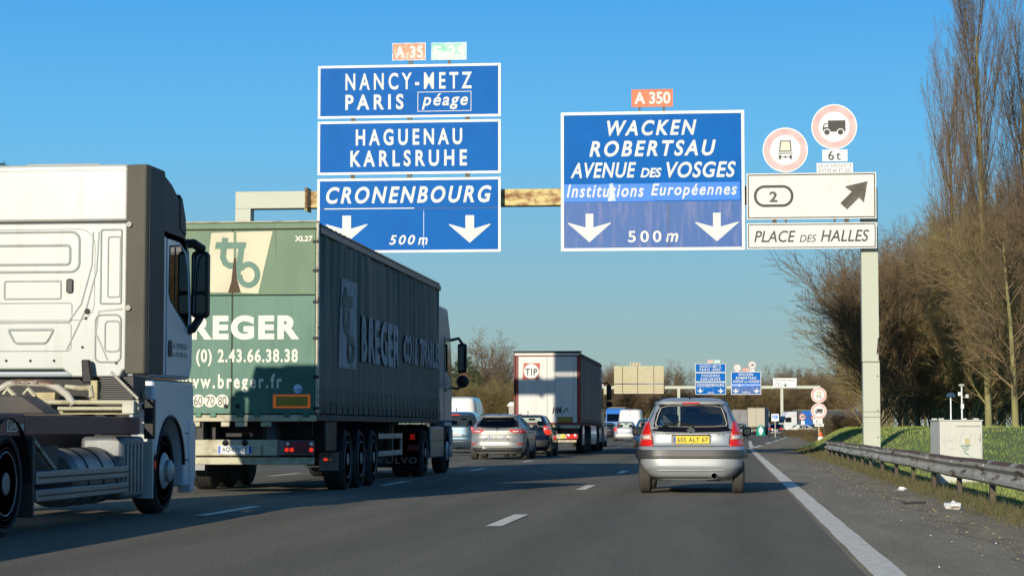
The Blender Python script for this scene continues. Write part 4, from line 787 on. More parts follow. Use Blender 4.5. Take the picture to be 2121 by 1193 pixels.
def cab(t, y0, col, hw=1.24, zt=3.75, mirror=True, front=2.25, dy=0):
    """cab over engine tractor in front of a trailer: y0 rear of cab"""
    b = lambda n, m, *a, bevel=.01, par=None: MB().box(*a).build(n, m, par or t, bevel=bevel)
    c = MB().prism([(y0, 1.15), (y0+front, 1.15), (y0+front+.05, 2.1), (y0+front-.28, 3.2), (y0+front-.8, zt), (y0, zt)], 'x', -hw, hw).build('cab', col, t, bevel=.06, seg=3)
    for s in (1, -1):
        MB().flat([(y0+.95, 3.0), (y0+.95, 2.35), (y0+front-.08, 2.15), (y0+front-.14, 2.6), (y0+front-.3, 3.05)], lambda a, q: (s*(hw+.003), a, q)).build('side_window', 'glassdark', c, smooth=0)
        MB().box(s*(hw+.001), s*(hw+.006), y0+.85, y0+.87, 1.2, 3.1).build('door_gap', 'blackpl', c)
        MB().box(s*(hw+.001), s*(hw+.02), y0+1.0, y0+1.15, 1.85, 1.9).build('door_handle', 'blackpl', c)
        if mirror:
            m = MB().box(s*(hw+.12) if s > 0 else -hw-.34, hw+.34 if s > 0 else -(hw+.12), y0+front+.02, y0+front+.12, 2.3, 2.98).build('mirror', 'blackpl', t, bevel=.05, seg=3)
            MB().flat(rrect(hw+.15, hw+.31, 2.36, 2.92, .03) if s > 0 else rrect(-hw-.31, -hw-.15, 2.36, 2.92, .03), lambda a, q: (a, y0+front+.012, q)).build('mirror_glass', 'mirror', m, smooth=0)
            MB().lathe([(0, -.1), (.12, -.06), (.15, 0), (.1, .05), (0, .06)], 'y', (s*(hw+.24), y0+front+.06, 2.1), 16).build('wide_mirror', 'blackpl', m)
            MB().tube([(s*hw, y0+front-.2, 3.05), (s*(hw+.15), y0+front, 3.1), (s*(hw+.25), y0+front+.07, 2.95)], .035, 6).build('mirror_arm', 'blackpl', m)
            MB().tube([(s*hw, y0+front-.1, 1.95), (s*(hw+.15), y0+front, 1.93), (s*(hw+.2), y0+front+.07, 2.1)], .03, 6).build('mirror_arm', 'blackpl', m)
        truck_wheel(t, s*(hw-.02), y0+front-.75, s, front=True); b('fender', col, min(s*.9, s*hw), max(s*.9, s*hw), y0+front-.15, y0+front+.1, .35, 1.14, bevel=.04)
        b('fender', col, min(s*.9, s*hw), max(s*.9, s*hw), y0+front-1.3, y0+front-.15, 1.06, 1.148, bevel=.02)
        b('tank_box', 'greypaint', min(s*.55, s*(hw-.01)), max(s*.55, s*(hw-.01)), y0-1.2, y0+front-1.35, .38, 1.06, bevel=.03)
        b('tank_trim', 'blackpl', min(s*(hw-.008), s*(hw-.002)), max(s*(hw-.008), s*(hw-.002)), y0-1.1, y0+front-1.45, .74, .755, bevel=0)
        truck_wheel(t, s*(hw-.02), y0-2.0, s, dual=True)
        MB().grid([[(s*xx, y0-2.0+.60*math.cos(R(a)), .5+.60*math.sin(R(a))) for xx in (.6, hw)] for a in range(0, 181, 10)]).build('mudguard', 'blackpl', t)
        b('tractor_rail', 'chassis', s*.4-.04, s*.4+.04, y0-2.8, y0+front, .65, .95)
        b('mudflap', 'blackpl', min(s*.55, s*(hw)), max(s*.55, s*hw), y0-2.68, y0-2.65, .22, 1.0)
    b('windscreen', 'glassdark', -hw+.12, hw-.12, y0+front-.02, y0+front+.06, 2.15, 2.9, bevel=.02)
    b('front_bumper', 'greypaint', -hw, hw, y0+front+.02, y0+front+.18, .35, 1.0, bevel=.03)
    return c
# --- green trailer
gX, gY = -7.602, 32.4; L = 14.0
gp = lambda px, py: (at(px, py, gY-.03)[0]-gX, at(px, py, gY-.03)[1])
zt = gp(560, 461)[1]; zb = gp(560, 858)[1]
t, hw, zt, zb, b = semi(gX, gY, L, 'curtain_trailer_truck', 'dirty green curtain sided lorry reading BREGER on its rear doors', dict(hw=1.30, zt=zt, zb=zb, roof='trim', door='greenold', cap='palecream', curtain='curtain', rail='trim', sill='chassis', post='galv', ax=(2.75, 4.05, 5.36)))
GT = t; seam = gp(487, 0)[0]; zm = gp(0, 615)[1]; zh = zt-.115
def dpan(x0, x1, z0, z1, mt): return MB().box(x0, x1, -.035, .03, z0, z1).build('rear_door', mt, t, bevel=.008)
dpan(-hw+.025, seam-.008, zb+.01, zm-.006, 'green'); DR = dpan(seam+.008, hw-.035, zb+.01, zm-.006, 'green'); dpan(-hw+.025, seam-.008, zm+.006, zh, 'greenold'); dpan(seam+.008, hw-.035, zm+.006, zh, 'greenold')
b('door_backing', 'blackpl', -hw+.03, hw-.03, .0, .05, zb, zt-.1)
b('door_seal', 'rust', seam-.012, seam+.012, -.03, .0, zb+.01, zh)
b('drip_edge', 'rust', -hw+.02, hw-.02, -.055, -.036, zh+.004, zh+.02)
b('corner_trim', 'palecream', hw-.02, hw-.002, -.045, -.036, zb+.1, zt-.15, bevel=0)
fR = lambda off=-.039: (lambda a, q: (a, off, q))
for (py, px) in ((500, 655), (560, 655), (625, 655), (700, 655), (780, 655), (845, 655)):
    a, q = gp(px, py); b('hinge', 'blackpl', a-.05, a+.045, -.055, -.036, q-.025, q+.02, bevel=.006)
P = [gp(438, 483), gp(484.5, 481), gp(484.5, 606), gp(424, 606)]; MB().flat(P, fR()).build('logo_field', 'creamprint', t, smooth=0)
P = [gp(490, 481), gp(565, 479), gp(535, 608), gp(490, 606)]; MB().flat(P, fR()).build('logo_field', 'creamprint', t, smooth=0)
def zp(a, q): return gp(370+a*.3018, 440+q*.3018)
m = MB(); f_ = fR(-.042)
m.stroke([zp(322, 175), zp(312, 235), zp(305, 310), zp(322, 350), zp(350, 366), zp(384, 366)], .098, f_); f_ = fR(-.0425); m.flat([zp(258, 205), zp(466, 205), zp(460, 248), zp(250, 252)], f_)
f_ = fR(-.0435); m.stroke([zp(432, 240), zp(425, 300), zp(412, 390), zp(400, 440)], .095, f_)
f_ = fR(-.0445); m.stroke([zp(480+62*math.cos(R(a)), 428+72*math.sin(R(a))) for a in range(180, -151, -15)], .088, f_); m.build('logo', 'green', t, smooth=0)
a, q = gp(486, 590); MB().flat([(a-.012, q+.42), (a+.015, q+.42), (a+.035, q+.1), (a+.10, q-.12), (a-.10, q-.12), (a-.05, q+.05)], fR(-.0455)).build('rust_stain', 'rust', t, smooth=0)
def gtext(body, px0, px1, py0, py1, mt='whiteprint', off=-.041, **k):
    x0, z1 = gp(px0, py0); x1, z0 = gp(px1, py1); return lettering(body, mt, t, fR(off), x0, x1, z0, z1, **k)
gtext('BREGER', 352, 620, 654, 703, bold=.05, space=1.18); gtext('(0) 2.43.66.38.38', 407, 617, 723, 758, bold=.028, space=1.15); gtext('www.breger.fr', 368, 584, 775, 813, bold=.028, space=1.35)
gtext('XL27', 611, 648, 489, 500, bold=.03); gtext('XL27', 607, 634, 766, 774, 'greypaint', bold=.02)
for a_ in (779, 783, 787): gtext('code', 609, 630, a_, a_+2, 'greenold', bold=0)
for i, px in enumerate((411, 436, 461)):
    a, q = gp(px, 830); d = MB().lathe([(.1, 0), (.1, .003)], 'y', (a, -.045-.002*i, q), 28).build('speed_disc', 'whiteprint', t, smooth=0); lettering(('60', '70', '80')[i], 'inkblack', d, fR(-.0475-.002*i), a-.066, a+.066, q-.07, q+.07, .0, 1.0)
a, q = gp(617, 805); d = MB().lathe([(.07, 0), (.07, .003)], 'y', (a, -.04, q), 24).build('sticker', 'patch', t, smooth=0); lettering('contrôle', 'green', d, fR(-.043), a-.055, a+.055, q-.03, q+.0, .0)
for px, mm in ((566, 1),):
    x0, z1 = gp(566, 817); x1, z0 = gp(643, 845); r_ = MB().box(x0, x1, -.05, -.037, z0, z1).build('marker_plate', 'refl_orange', t, bevel=.003); MB().box(x0+.05, x1-.04, -.054, -.051, z0+.03, z1-.03).build('marker_field', 'refl_olive', r_, smooth=0)
    r_ = MB().box(-x1-.06, -x0-.06, -.05, -.037, z0, z1).build('marker_plate', 'refl_orange', t, bevel=.003); MB().box(-x1-.01, -x0-.10, -.054, -.051, z0+.03, z1-.03).build('marker_field', 'refl_olive', r_, smooth=0)
for px in (468, 492): a, q = gp(px, 841); MB().lathe([(0, -.03), (.03, -.025), (.035, 0)], 'y', (a, -.037, q), 14).build('door_buffer', 'blackpl', t)
b('rear_sill', 'palecream', -hw+.02, hw-.02, -.04, .1, zb-.11, zb-.005, bevel=.012)
for px in (420, 450, 505, 540, 600, 640): a = gp(px, 0)[0]; b('hinge_knuckle', 'green', a-.05, a+.05, -.065, -.042, zb-.045, zb+.03, bevel=.012)
for px, w_ in ((418, .09), (478, .1), (512, .14), (562, .12)): a = gp(px, 0)[0]; b('sill_lug', 'palecream', a-w_, a+w_*.4, -.03, .0, zb-.19, zb-.115, bevel=.015)
zA, zB = gp(0, 910)[1], gp(0, 943)[1]; xs = gp(655, 0)[0]
b('underrun_bar', 'palecream', -hw+.01, gp(582, 0)[0], -.06, .02, zB, zA, bevel=.015); b('lamp_carrier', 'greyplate', gp(583, 0)[0], xs, -.05, .03, zB+.01, zA-.01, bevel=.01)
b('bumper_bar', 'palecream', -hw+.01, xs, -.02, .06, gp(0, 961)[1], gp(0, 946)[1], bevel=.01)
b('bumper_arm', 'chassis', .5, .62, .03, .5, .5, 1.12); b('bumper_arm', 'chassis', -.62, -.5, .03, .5, .5, 1.12)
x0, z1 = gp(590, 913); x1, z0 = gp(651, 938)
for s in (1, -1):
    lo, hi = (x0, x1) if s > 0 else (-x1, -x0); lm = MB().box(lo, hi, -.085, -.052, z0, z1).build('tail_light', 'lensdark', t, bevel=.008)
    for u in (.05, .22, .88): MB().lathe([(0, -.012), (.03, -.01), (.034, 0)], 'y', (lo+(hi-lo)*(u+.04), -.086, z0+.05), 12).build('lamp', 'tailglow', lm)
    for u in (.08, .88): MB().lathe([(0, -.012), (.026, -.01), (.03, 0)], 'y', (lo+(hi-lo)*(u+.04), -.086, z1-.045), 12).build('lamp', 'clearlens', lm)
x0, z1 = gp(452, 922); x1, z0 = gp(523, 940); plate(t, 'AQ-621-LY', x0, x1, z0, z1, -.07)
for px in (468, 508): a, q = gp(px, 917); MB().lathe([(0, -.05), (.045, -.03), (.05, 0)], 'y', (a, -.06, q), 14).build('plate_lamp', 'blackpl', t)
x0, z1 = gp(540, 923); x1, z0 = gp(547, 941); m = MB(); 
lettering('FRANCE', 'inkblack', t, lambda a_, q_: ((x0+x1)/2-(q_-(z0+z1)/2)*.3, -.064, (z0+z1)/2+(a_-(x0+x1)/2)), (x0+x1)/2-.07, (x0+x1)/2+.07, z0, z1, .02)
b('stowage_box', 'blackpl', .95, 1.22, 1.1, 2.1, .64, 1.16, bevel=.03); b('rear_mudflap', 'greyplate', .95, 1.27, 1.95, 1.98, .33, .63, bevel=.004); b('rear_mudflap', 'greyplate', -1.27, -.95, 1.95, 1.98, .33, .63, bevel=.004)
b('side_lamp', 'amber', 1.2, 1.26, 1.4, 1.44, .50, .54, bevel=.004); b('side_lamp', 'tailglow', 1.13, 1.19, 1.4, 1.44, .50, .54, bevel=.004)
b('under_floor_shade', 'blackpl', -1.1, 1.1, .62, .66, .88, 1.14)  # black sheet put in for the dark shaded gap below the doors
for s in (1, -1):
    for z in (.50, .82): b('side_guard', 'alu', min(s*1.22, s*1.25), max(s*1.22, s*1.25), 6.15, 9.0, z, z+.10, bevel=.01)
    b('guard_post', 'alu', min(s*1.20, s*1.24), max(s*1.20, s*1.24), 8.92, 9.03, .5, .92); b('landing_leg', 'chassis', s*.9-.05, s*.9+.05, 9.6, 9.75, .35, 1.1)
    for i in range(27):
        y = .45+i*.515; yy = y+.05
        MB().box(s*(hw+.018) if s > 0 else -hw-.024, s*(hw+.024) if s > 0 else -hw-.018, y-.018, y+.018, zb-.06, zb+.42).build('strap', 'blackpl', t)
        MB().box(s*(hw+.025) if s > 0 else -hw-.04, s*(hw+.04) if s > 0 else -hw-.025, y-.024, y+.024, zb+.02, zb+.14).build('buckle', 'chassis', t)
    for i in range(34): y = .1+i*.41; MB().lathe([(0, 0), (.03, .01), (.03, .17), (0, .18)], 'y', (s*(hw-.0), y, zt-.035), 8).build('roof_roller', 'trim', t)
    for i in range(5): MB().box(min(s*(hw+.014), s*(hw+.017)), max(s*(hw+.014), s*(hw+.017)), .12, L-.1, zb+.18, zb+.2).build('seam', 'blackpl', t) if i == 0 else None
cw = lambda off: (lambda a, q: (hw+wave(a, q, 1)+off, a, q))
def yat(px): return (hw+gX)*F/(px-1507)-gY
def zs_(py, px): return 1.025+(886-py)/F*(yat(px)+gY)
ya, yb2 = yat(697), yat(733); zl0, zl1 = zs_(762, 715), zs_(577, 715)
MB().grid([[cw(.012)(ya+(yb2-ya)*i/14+.05*(z-2.5), z) for i in range(15)] for z in [zl0+(zl1-zl0)*j/8 for j in range(9)]]).build('logo_field', 'curtprint', t)
def lq(u, v): return (ya+(yb2-ya)*u, zl0+(zl1-zl0)*v)
m = MB(); f_ = cw(.024)
for pts in ([(.28, .9), (.25, .75), (.24, .55), (.3, .45), (.42, .42)], [(.1, .76), (.75, .76)], [(.58, .66), (.55, .5), (.5, .3), (.5, .12)]): m.stroke([lq(*p) for p in pts], .19, f_)
f_ = cw(.032); m.stroke([lq(.64+.18*math.cos(R(a)), .22+.11*math.sin(R(a))) for a in range(180, -181, -20)], .15, f_); m.build('logo', 'curtprintg', t, smooth=0)
lettering('BREGER', 'curtprint', t, cw(.03), yat(741), yat(824), 2.16, 2.98, .045, 1.15, dice=True)
lettering('COIL TRAILER', 'curtprint', t, cw(.036), yat(832), yat(908), 2.30, 2.86, .035, 1.15, dice=True)
cab(t, L+.35, 'cabdark', zt=3.75); 
lettering('VOLVO', 'greypaint', t, fR(L+.35-2.69), .3, 1.15, .28, .42, .03, 1.2)
b('tractor_mudflap', 'blackpl', -1.2, 1.2, L+.35-2.68, L+.35-2.66, .2, .95); b('tail_light', 'taillens', 1.0, 1.1, L+.35-2.72, L+.35-2.69, .78, .9); b('marker', 'lensdark', .95, 1.18, L+.35-2.72, L+.35-2.69, .55, .68)
# --- white lorry
wX, wY = -6.875, 81.3; L2 = 13.6
wp = lambda px, py: (at(px, py, wY-.03)[0]-wX, at(px, py, wY-.03)[1])
zt = wp(1137, 728)[1]; zb = wp(1137, 876)[1]
t, hw, zt, zb, b = semi(wX, wY, L2, 'curtain_trailer_truck', 'white lorry with dark red frame and grey curtain seen behind the dark hatchback', dict(zt=zt-.05, zb=zb, roof='tipblack', door='whitebox', cap='tipblack', curtain='greycurtain', rail='tipblack', sill='darkred', post='darkred', ax=(3.0, 4.3, 5.6), wave=.5))
b('canopy', 'tipblack', -hw-.04, hw+.04, -.10, .4, zt+.023, zt+.07, bevel=.02)
x0, zq = wp(1074, 737); x1, _ = wp(1195, 737)
b('rear_door', 'whitebox', x0, -.004, -.035, .03, zb+.02, zq-.03); b('rear_door', 'whitebox', .004, x1, -.035, .03, zb+.02, zq-.03); b('door_backing', 'blackpl', -hw+.02, hw-.02, .0, .05, zb, zt-.1)
b('door_frame', 'darkred', x0-.07, x1+.07, -.04, .03, zq-.025, zq+.02); b('door_frame', 'darkred', x0-.1, x0-.003, -.04, .03, zb, zq-.026); b('door_frame', 'darkred', x1+.003, hw, -.045, .03, zb, zq-.026); b('door_frame', 'darkred', x0-.1, hw, -.042, .03, zb-.06, zb+.015)
for a in (.30, 1.0): MB().lathe([(.014, zb+.03), (.014, zq-.05)], 'z', (a, -.05, 0), 8).build('lock_rod', 'whitebox', t)
f = lambda a, q: (a, -.04, q)
MB().flat([wp(1085, 752), wp(1119, 752), wp(1115, 786), wp(1082, 786)], f).build('logo_field', 'orangered', t, smooth=0)
a, q = wp(1100.5, 769); MB().flat(circ(a, q, .285), lambda a_, q_: (a_, -.044, q_)).build('logo_disc', 'palewhite', t, smooth=0)
x0_, z1_ = wp(1088, 763); x1_, z0_ = wp(1113, 777); lettering('TIP', 'inkblack', t, lambda a_, q_: (a_, -.048, q_), x0_, x1_, z0_, z1_, .03, 1.15)
x0_, z1_ = wp(1144, 844); x1_, z0_ = wp(1176, 855); lettering('HN', 'inkblack', t, f, x0_, x0_+.36, z0_-.02, z1_+.02, .085, 1.3, .25); 
MB().stroke([(x0_+.37, z0_), (x0_+.55, z1_-.02), (x0_+.62, z0_)], .035, f).build('logo', 'inkblack', t, smooth=0); MB().stroke([(x0_+.45, z0_+.03), (x0_+.62, z1_)], .022, f).build('logo', 'galv', t, smooth=0)
x0_, z1_ = wp(1156, 864); x1_, z0_ = wp(1185, 874); r_ = b('marker_plate', 'darkred', x0_-.02, x1_+.02, -.052, -.037, z0_-.02, z1_+.02); b('marker_field', 'refl_olive', x0_, x1_, -.056, -.053, z0_, z1_, par=r_)
b('rear_sill', 'palecream', -hw+.02, hw-.02, -.04, .1, zb-.2, zb-.07); b('under_floor_shade', 'chassis', -1.2, 1.2, .3, .35, .7, zb-.12)  # the dark sheet behind the sill stands for shade beneath the floor
z1_, z0_ = wp(0, 898)[1], wp(0, 908)[1]; b('underrun_bar', 'palecream', -hw+.05, hw-.1, -.04, .03, z0_, z1_); b('bumper_bar', 'palecream', -hw+.05, hw-.15, -.02, .04, wp(0, 915)[1], wp(0, 910)[1])
x0_, x1_ = wp(1172, 0)[0], wp(1194, 0)[0]; b('tail_light', 'taillens', x0_, x1_, -.08, -.042, z0_, z1_); b('tail_light', 'taillens', -x1_, -x0_, -.08, -.042, z0_, z1_)
for u in (.2, .8): MB().lathe([(0, -.01), (.05, 0)], 'y', (x0_+(x1_-x0_)*u, -.082, z1_-.05), 12).build('lamp', 'clearlens', t)
a, q = wp(1166, 903); MB().lathe([(0, -.01), (.09, 0)], 'y', (a, -.06, q), 16).build('round_plate', 'yplate', t)
for s in (1, -1):
    b('side_skirt', 'bluegrey', min(s*(hw-.05), s*(hw+.0)), max(s*(hw-.05), s*(hw+.0)), 1.2, 2.3, .35, zb-.12); b('side_skirt', 'bluegrey', min(s*(hw-.05), s*(hw+.0)), max(s*(hw-.05), s*(hw+.0)), 6.4, 10, .35, zb-.12)
    for i in range(24): b('strap', 'blackpl', s*(hw+.012) if s > 0 else -hw-.02, s*(hw+.02) if s > 0 else -hw-.012, .5+i*.54, .54+i*.54, zb-.1, zb+.15, bevel=0)
MB().grid([[(hw+.02+.01*math.sin(y*5), y, z-.1*math.sin((y/13.6)*3.14)) for y in [i*.3+.1 for i in range(45)]] for z in (zb+.28, zb+.31)]).build('curtain_pelmet', 'alu', t)
cab(t, L2+.3, 'greypaint', zt=3.7)
# ------------------------------------------------------------------ cars
def interp(P, z):
    return float(np.interp(z, [p[0] for p in P], [p[1] for p in P]))
class Car:
    def __init__(s, name, label, X, Y, sp, rz=0, group=None, cat='car', detail=1):
        s.sp = sp; s.t = thing(name, label, cat, (X, Y, 0), rz, group); s.n = sp.get('n', 5.0); s.detail = detail
        s.body()
    def prm(s, z): return interp(s.sp['hw'], z), interp(s.sp['yr'], z), interp(s.sp['yf'], z)
    def pt(s, kind, a, z, off=0):
        hw, yr, yf = s.prm(z); hw += off; yr -= off; yf += off; yc, hl = (yr+yf)/2, (yf-yr)/2; n = s.n; e = lambda q: max(0, 1-min(1, abs(q))**n)**(1/n)
        if kind == 'r': return (a*hw, yc-hl*e(a), z)
        if kind == 'f': return (a*hw, yc+hl*e(a), z)
        return ((1 if kind == 's' else -1)*hw*e(a), yc+a*hl, z)
    def rx(s, x, z, off=0):          # point of the rear face at lateral x
        hw = s.prm(z)[0]; return s.pt('r', max(-.985, min(.985, x/hw)), z, off)
    def body(s):
        sp = s.sp; t = s.t; n = s.n; U = (.5)**(1/n)
        za, zb = sp['hw'][0][0], sp['hw'][-1][0]; d = s.detail
        zs = set(round(za+(zb-za)*i/(22*d), 4) for i in range(int(22*d)+1)); zs |= {p[0] for p in sp['hw'][-5:]}
        G = [sp['rg'], sp['sg'], sp['fg']]
        for g_ in G: zs |= {g_[1], g_[2]}
        zs = sorted(zs); zz = [zs[0]]
        keep = {g_[1] for g_ in G} | {g_[2] for g_ in G}
        for z in zs[1:]:
            if z-zz[-1] > .008 or z in keep: zz.append(z)
        zs = zz
        nr, ns = 18, 40
        ring = [('r', -U+2*U*i/nr) for i in range(nr+1)]+[('s', -U+2*U*i/ns) for i in range(1, ns)]+[('f', U-2*U*i/nr) for i in range(nr+1)]+[('l', U-2*U*i/ns) for i in range(1, ns)]
        N = len(ring); V = []; Fc = []
        wr = sp['wr']; R_ = wr*1.16
        for z in zs:
            for k, a in ring:
                x, y, q = s.pt(k, a, z)
                if k in 'sl':
                    for wy in sp['wy']:
                        dd = math.hypot(y-wy, q-wr)
                        if dd > 1e-5 and abs(dd-R_) < .045: y = wy+(y-wy)*R_/dd; q = wr+(q-wr)*R_/dd
                V.append((x, y, q))
        for i in range(len(zs)-1):
            zm = (zs[i]+zs[i+1])/2
            for j in range(N):
                j2 = (j+1) % N; k, a = ring[j]; k2, a2 = ring[j2]
                A, B = V[i*N+j], V[i*N+j2]; D_ = V[(i+1)*N+j]; ym = (A[1]+B[1]+D_[1]+V[(i+1)*N+j2][1])/4; zq = (A[2]+B[2]+D_[2]+V[(i+1)*N+j2][2])/4
                hole = False
                if k == 'r' and k2 == 'r' and sp['rg'][1] <= zm <= sp['rg'][2] and abs((a+a2)/2) < sp['rg'][0]: hole = True
                if k == 'f' and k2 == 'f' and sp['fg'][1] <= zm <= sp['fg'][2] and abs((a+a2)/2) < sp['fg'][0]: hole = True
                if (k in 'sl' and k2 in 'sl') and sp['sg'][1] <= zm <= sp['sg'][2]:
                    am = (a+a2)/2
                    if sp['sg'][0][0] < am < sp['sg'][0][1] and not any(abs(am-b_) < .022 for b_ in sp.get('pil', [0])): hole = True
                if k in 'sl' and any(math.hypot(ym-wy, zq-wr) < R_-.01 for wy in sp['wy']): hole = True
                if not hole: Fc.append((i*N+j, i*N+j2, (i+1)*N+j2, (i+1)*N+j))
        top = len(zs)-1; Fc.append(tuple(top*N+j for j in range(N)))
        if not sp.get('nofloor'): pass
        m = MB(); m.add(V, Fc); s.bodyo = m.build('body', sp['paint'], t, smooth=50)
        # underbody, arches
        hw, yr, yf = s.prm(za+.02); MB().box(-hw+.22, hw-.22, yr+.25, yf-.25, za-.0, za+.12).build('underbody', 'blackpl', t, bevel=.02)
        for wy in sp['wy']:
            for sd in (1, -1):
                MB().grid([[(sd*xx, wy+R_*math.cos(R(a)), wr+R_*math.sin(R(a))) for xx in (hw-.32, interp(sp['hw'], .6)*.975)] for a in range(22, 159, 12)]).build('wheel_arch', 'blackpl', t)
        # glass
        def pane(k, a0, a1, z0, z1, name, mt, off=-.004, nx=8): 
            return MB().grid([[s.pt(k, a0+(a1-a0)*i/nx, z, off) for i in range(nx+1)] for z in [z0+(z1-z0)*j/5 for j in range(6)]]).build(name, mt, t, smooth=80)
        gm = sp.get('glass', 'glass')
        # snap pane edges to the ring columns so that no slit stays open
        stp = 2*U/18; ur = math.ceil(sp['rg'][0]/stp-.0)*stp; uf = math.ceil(sp['fg'][0]/stp)*stp
        s.rw = pane('r', -ur, ur, sp['rg'][1], sp['rg'][2], 'rear_window', sp.get('rglass', gm)); pane('f', -uf, uf, sp['fg'][1], sp['fg'][2], 'windscreen', gm)
        for k in 'sl': pane(k, sp['sg'][0][0]-.03, sp['sg'][0][1]+.03, sp['sg'][1], sp['sg'][2], 'side_window', gm, -.006, 14)
        # wheels
        for wy in sp['wy']:
            for sd in (1, -1):
                xo = interp(sp['hw'], .5)-.012; w = sp.get('tw', .19); r = wr
                tp_ = [(r*.62, -.01), (r*.66, 0), (r-.05, -.006), (r-.015, .012), (r, .03), (r, w-.03), (r-.015, w-.012), (r-.05, w), (r*.62, w)]
                wl = MB().lathe([(a, -sd*b) for a, b in tp_], 'x', (sd*xo, wy, r), 32).build('wheel', sp.get('tyre', 'treadrub'), t)
                MB().lathe([(a, -sd*b) for a, b in [(r*.64, .0), (r*.62, .02), (r*.5, .035), (r*.2, .0), (0, -.005)]], 'x', (sd*xo, wy, r), 28).build('rim', 'rim', wl)
                if d >= 1:
                    mm = MB()
                    for q in range(5):
                        a = 2*math.pi*q/5; cy, cz = wy+r*.42*math.cos(a), r+r*.42*math.sin(a); mm.lathe([(.035, sd*-.022), (.035, sd*-.020)], 'x', (sd*(xo+.0), cy, cz), 8)
                    tag(mm.build('rim_holes', 'blackpl', wl), kind='stuff')
                    for q in range(4): MB().lathe([(r+.001, -sd*(.04+q*.035)), (r+.001, -sd*(.046+q*.035))], 'x', (sd*xo, wy, r), 32).build('tread_groove', 'blackpl', wl)
        # seats
        if sp.get('seats', True):
            zt_ = interp([(0, 0)], 0) if 0 else sp['sg'][1]
            for sx in (-.36, .36):
                yy = sp.get('seaty', 1.75)
                MB().box(sx-.22, sx+.22, yy, yy+.12, .45, zt_+.06).build('front_seat', 'seat', t, bevel=.05); MB().box(sx-.13, sx+.13, yy-.01, yy+.08, zt_+.10, zt_+.27).build('headrest', 'seat', t, bevel=.04, seg=3)
            yy = sp.get('reary', .85); MB().box(-.6, .6, yy, yy+.12, .4, zt_-.02).build('rear_seat', 'seat', t, bevel=.04)
            for sx in (-.38, .38): MB().box(sx-.12, sx+.12, yy, yy+.07, zt_-.0, zt_+.09).build('headrest', 'seat', t, bevel=.03)
            hwb = interp(sp['hw'], zt_)-.08; ya = sp.get('dashy', sp['wy'][1]-.55); MB().box(-hwb, hwb, ya-.25, ya+.1, zt_-.30, zt_-.02).build('dashboard', 'interior', t, bevel=.05)
            MB().box(-.12, .12, ya-.42, ya-.39, zt_+.30, zt_+.37).build('inner_mirror', 'interior', t, bevel=.015); MB().box(-hwb, hwb, .5, ya, .28, .32).build('floor', 'interior', t)
        for sd in (1, -1):
            if sp.get('mirrors', True):
                my = sp['wy'][1]-.72; mz = sp.get('mz', sp['sg'][1]+.07); hwm = interp(sp['hw'], mz)
                mo = MB().box(min(sd*(hwm+.05), sd*(hwm+.24)), max(sd*(hwm+.05), sd*(hwm+sp.get('mw', .24))), my, my+.10, mz-.07, mz+.07).build('door_mirror', sp.get('mirp', sp['paint']), t, bevel=.035, seg=3)
                a_, b_ = (hwm+.065, hwm+sp.get('mw', .24)-.02) if sd > 0 else (-hwm-sp.get('mw', .24)+.02, -hwm-.065); MB().flat(rrect(a_, b_, mz-.05, mz+.05, .03), lambda a, b: (a, my-.003, b)).build('mirror_glass', 'mirror', mo, smooth=0)
                MB().box(min(sd*(hwm-.08), sd*(hwm+.1)), max(sd*(hwm-.08), sd*(hwm+.1)), my+.03, my+.08, mz-.08, mz-.04).build('mirror_arm', 'blackpl', mo)
            # door lines
            for yy in sp.get('doors', ()):
                MB().grid([[s.side(sd, yy-.006, z, .0025), s.side(sd, yy+.006, z, .0025)] for z in [.35+.03*i for i in range(int((sp['sg'][1]-.35)/.03))]]).build('door_gap', 'blackpl', t, smooth=0)
                p = s.side(sd, yy+.15, sp['sg'][1]-.13, .02); MB().box(p[0]-.015, p[0]+.015, p[1]-.1, p[1]+.1, p[2]-.015, p[2]+.015).build('door_handle', sp['paint'], t, bevel=.008)
    def side(s, sd, y, z, off=0):
        hw, yr, yf = s.prm(z); yc, hl = (yr+yf)/2, (yf-yr)/2; return s.pt('s' if sd > 0 else 'l', max(-.97, min(.97, (y-yc)/hl)), z, off)
    def patch(s, rows, name, mt, off=.004, nx=8, mirror=False, th=.0, par=None):
        """rows of (z, x_left, x_right) laid on the rear face"""
        out = []
        for sgn in ((1, -1) if mirror else (1,)):
            zs = []; 
            for i in range(len(rows)-1):
                for j in range(4 if i < len(rows)-2 else 5): 
                    t_ = j/4; a, b = rows[i], rows[i+1]; zs.append(tuple(a[k]*(1-t_)+b[k]*t_ for k in range(3)))
            m = MB(); P = [[s.rx(sgn*(x0+(x1-x0)*i/nx), z, off) for i in range(nx+1)] for z, x0, x1 in zs]; m.grid(P)
            o = m.build(name, mt, par or s.t, smooth=70)
            sd = o.modifiers.new('thickness', 'SOLIDIFY'); sd.thickness = th or .006; sd.offset = 0
            out.append(o)
        return out
    def line(s, z, x0, x1, w, name='gap', mt='blackpl', off=.003, curve=0):
        n = 16; P = [[], []]
        for i in range(n+1):
            u = i/n; x = x0+(x1-x0)*u; zz = z-curve*(2*u-1)**2; P[0].append(s.rx(x, zz-w/2, off)); P[1].append(s.rx(x, zz+w/2, off))
        return MB().grid(P).build(name, mt, s.t, smooth=0)
    def frit(s, outer, inner, off=.003, name='window_surround', mt='blackpl'):
        """ring between two outlines on the rear face, both (x, z) lists of equal length"""
        n = len(outer); V = []
        for x, z in outer+inner: V.append(s.rx(x, z, off))
        F_ = [(i, (i+1) % n, (i+1) % n+n, i+n) for i in range(n)]; return MB().add(V, F_).build(name, mt, s.t, smooth=0)
    def fn(s, y): return lambda a, b: (a, y, b)
def onrear(c, off): return lambda a, b: c.rx(a, b, off)
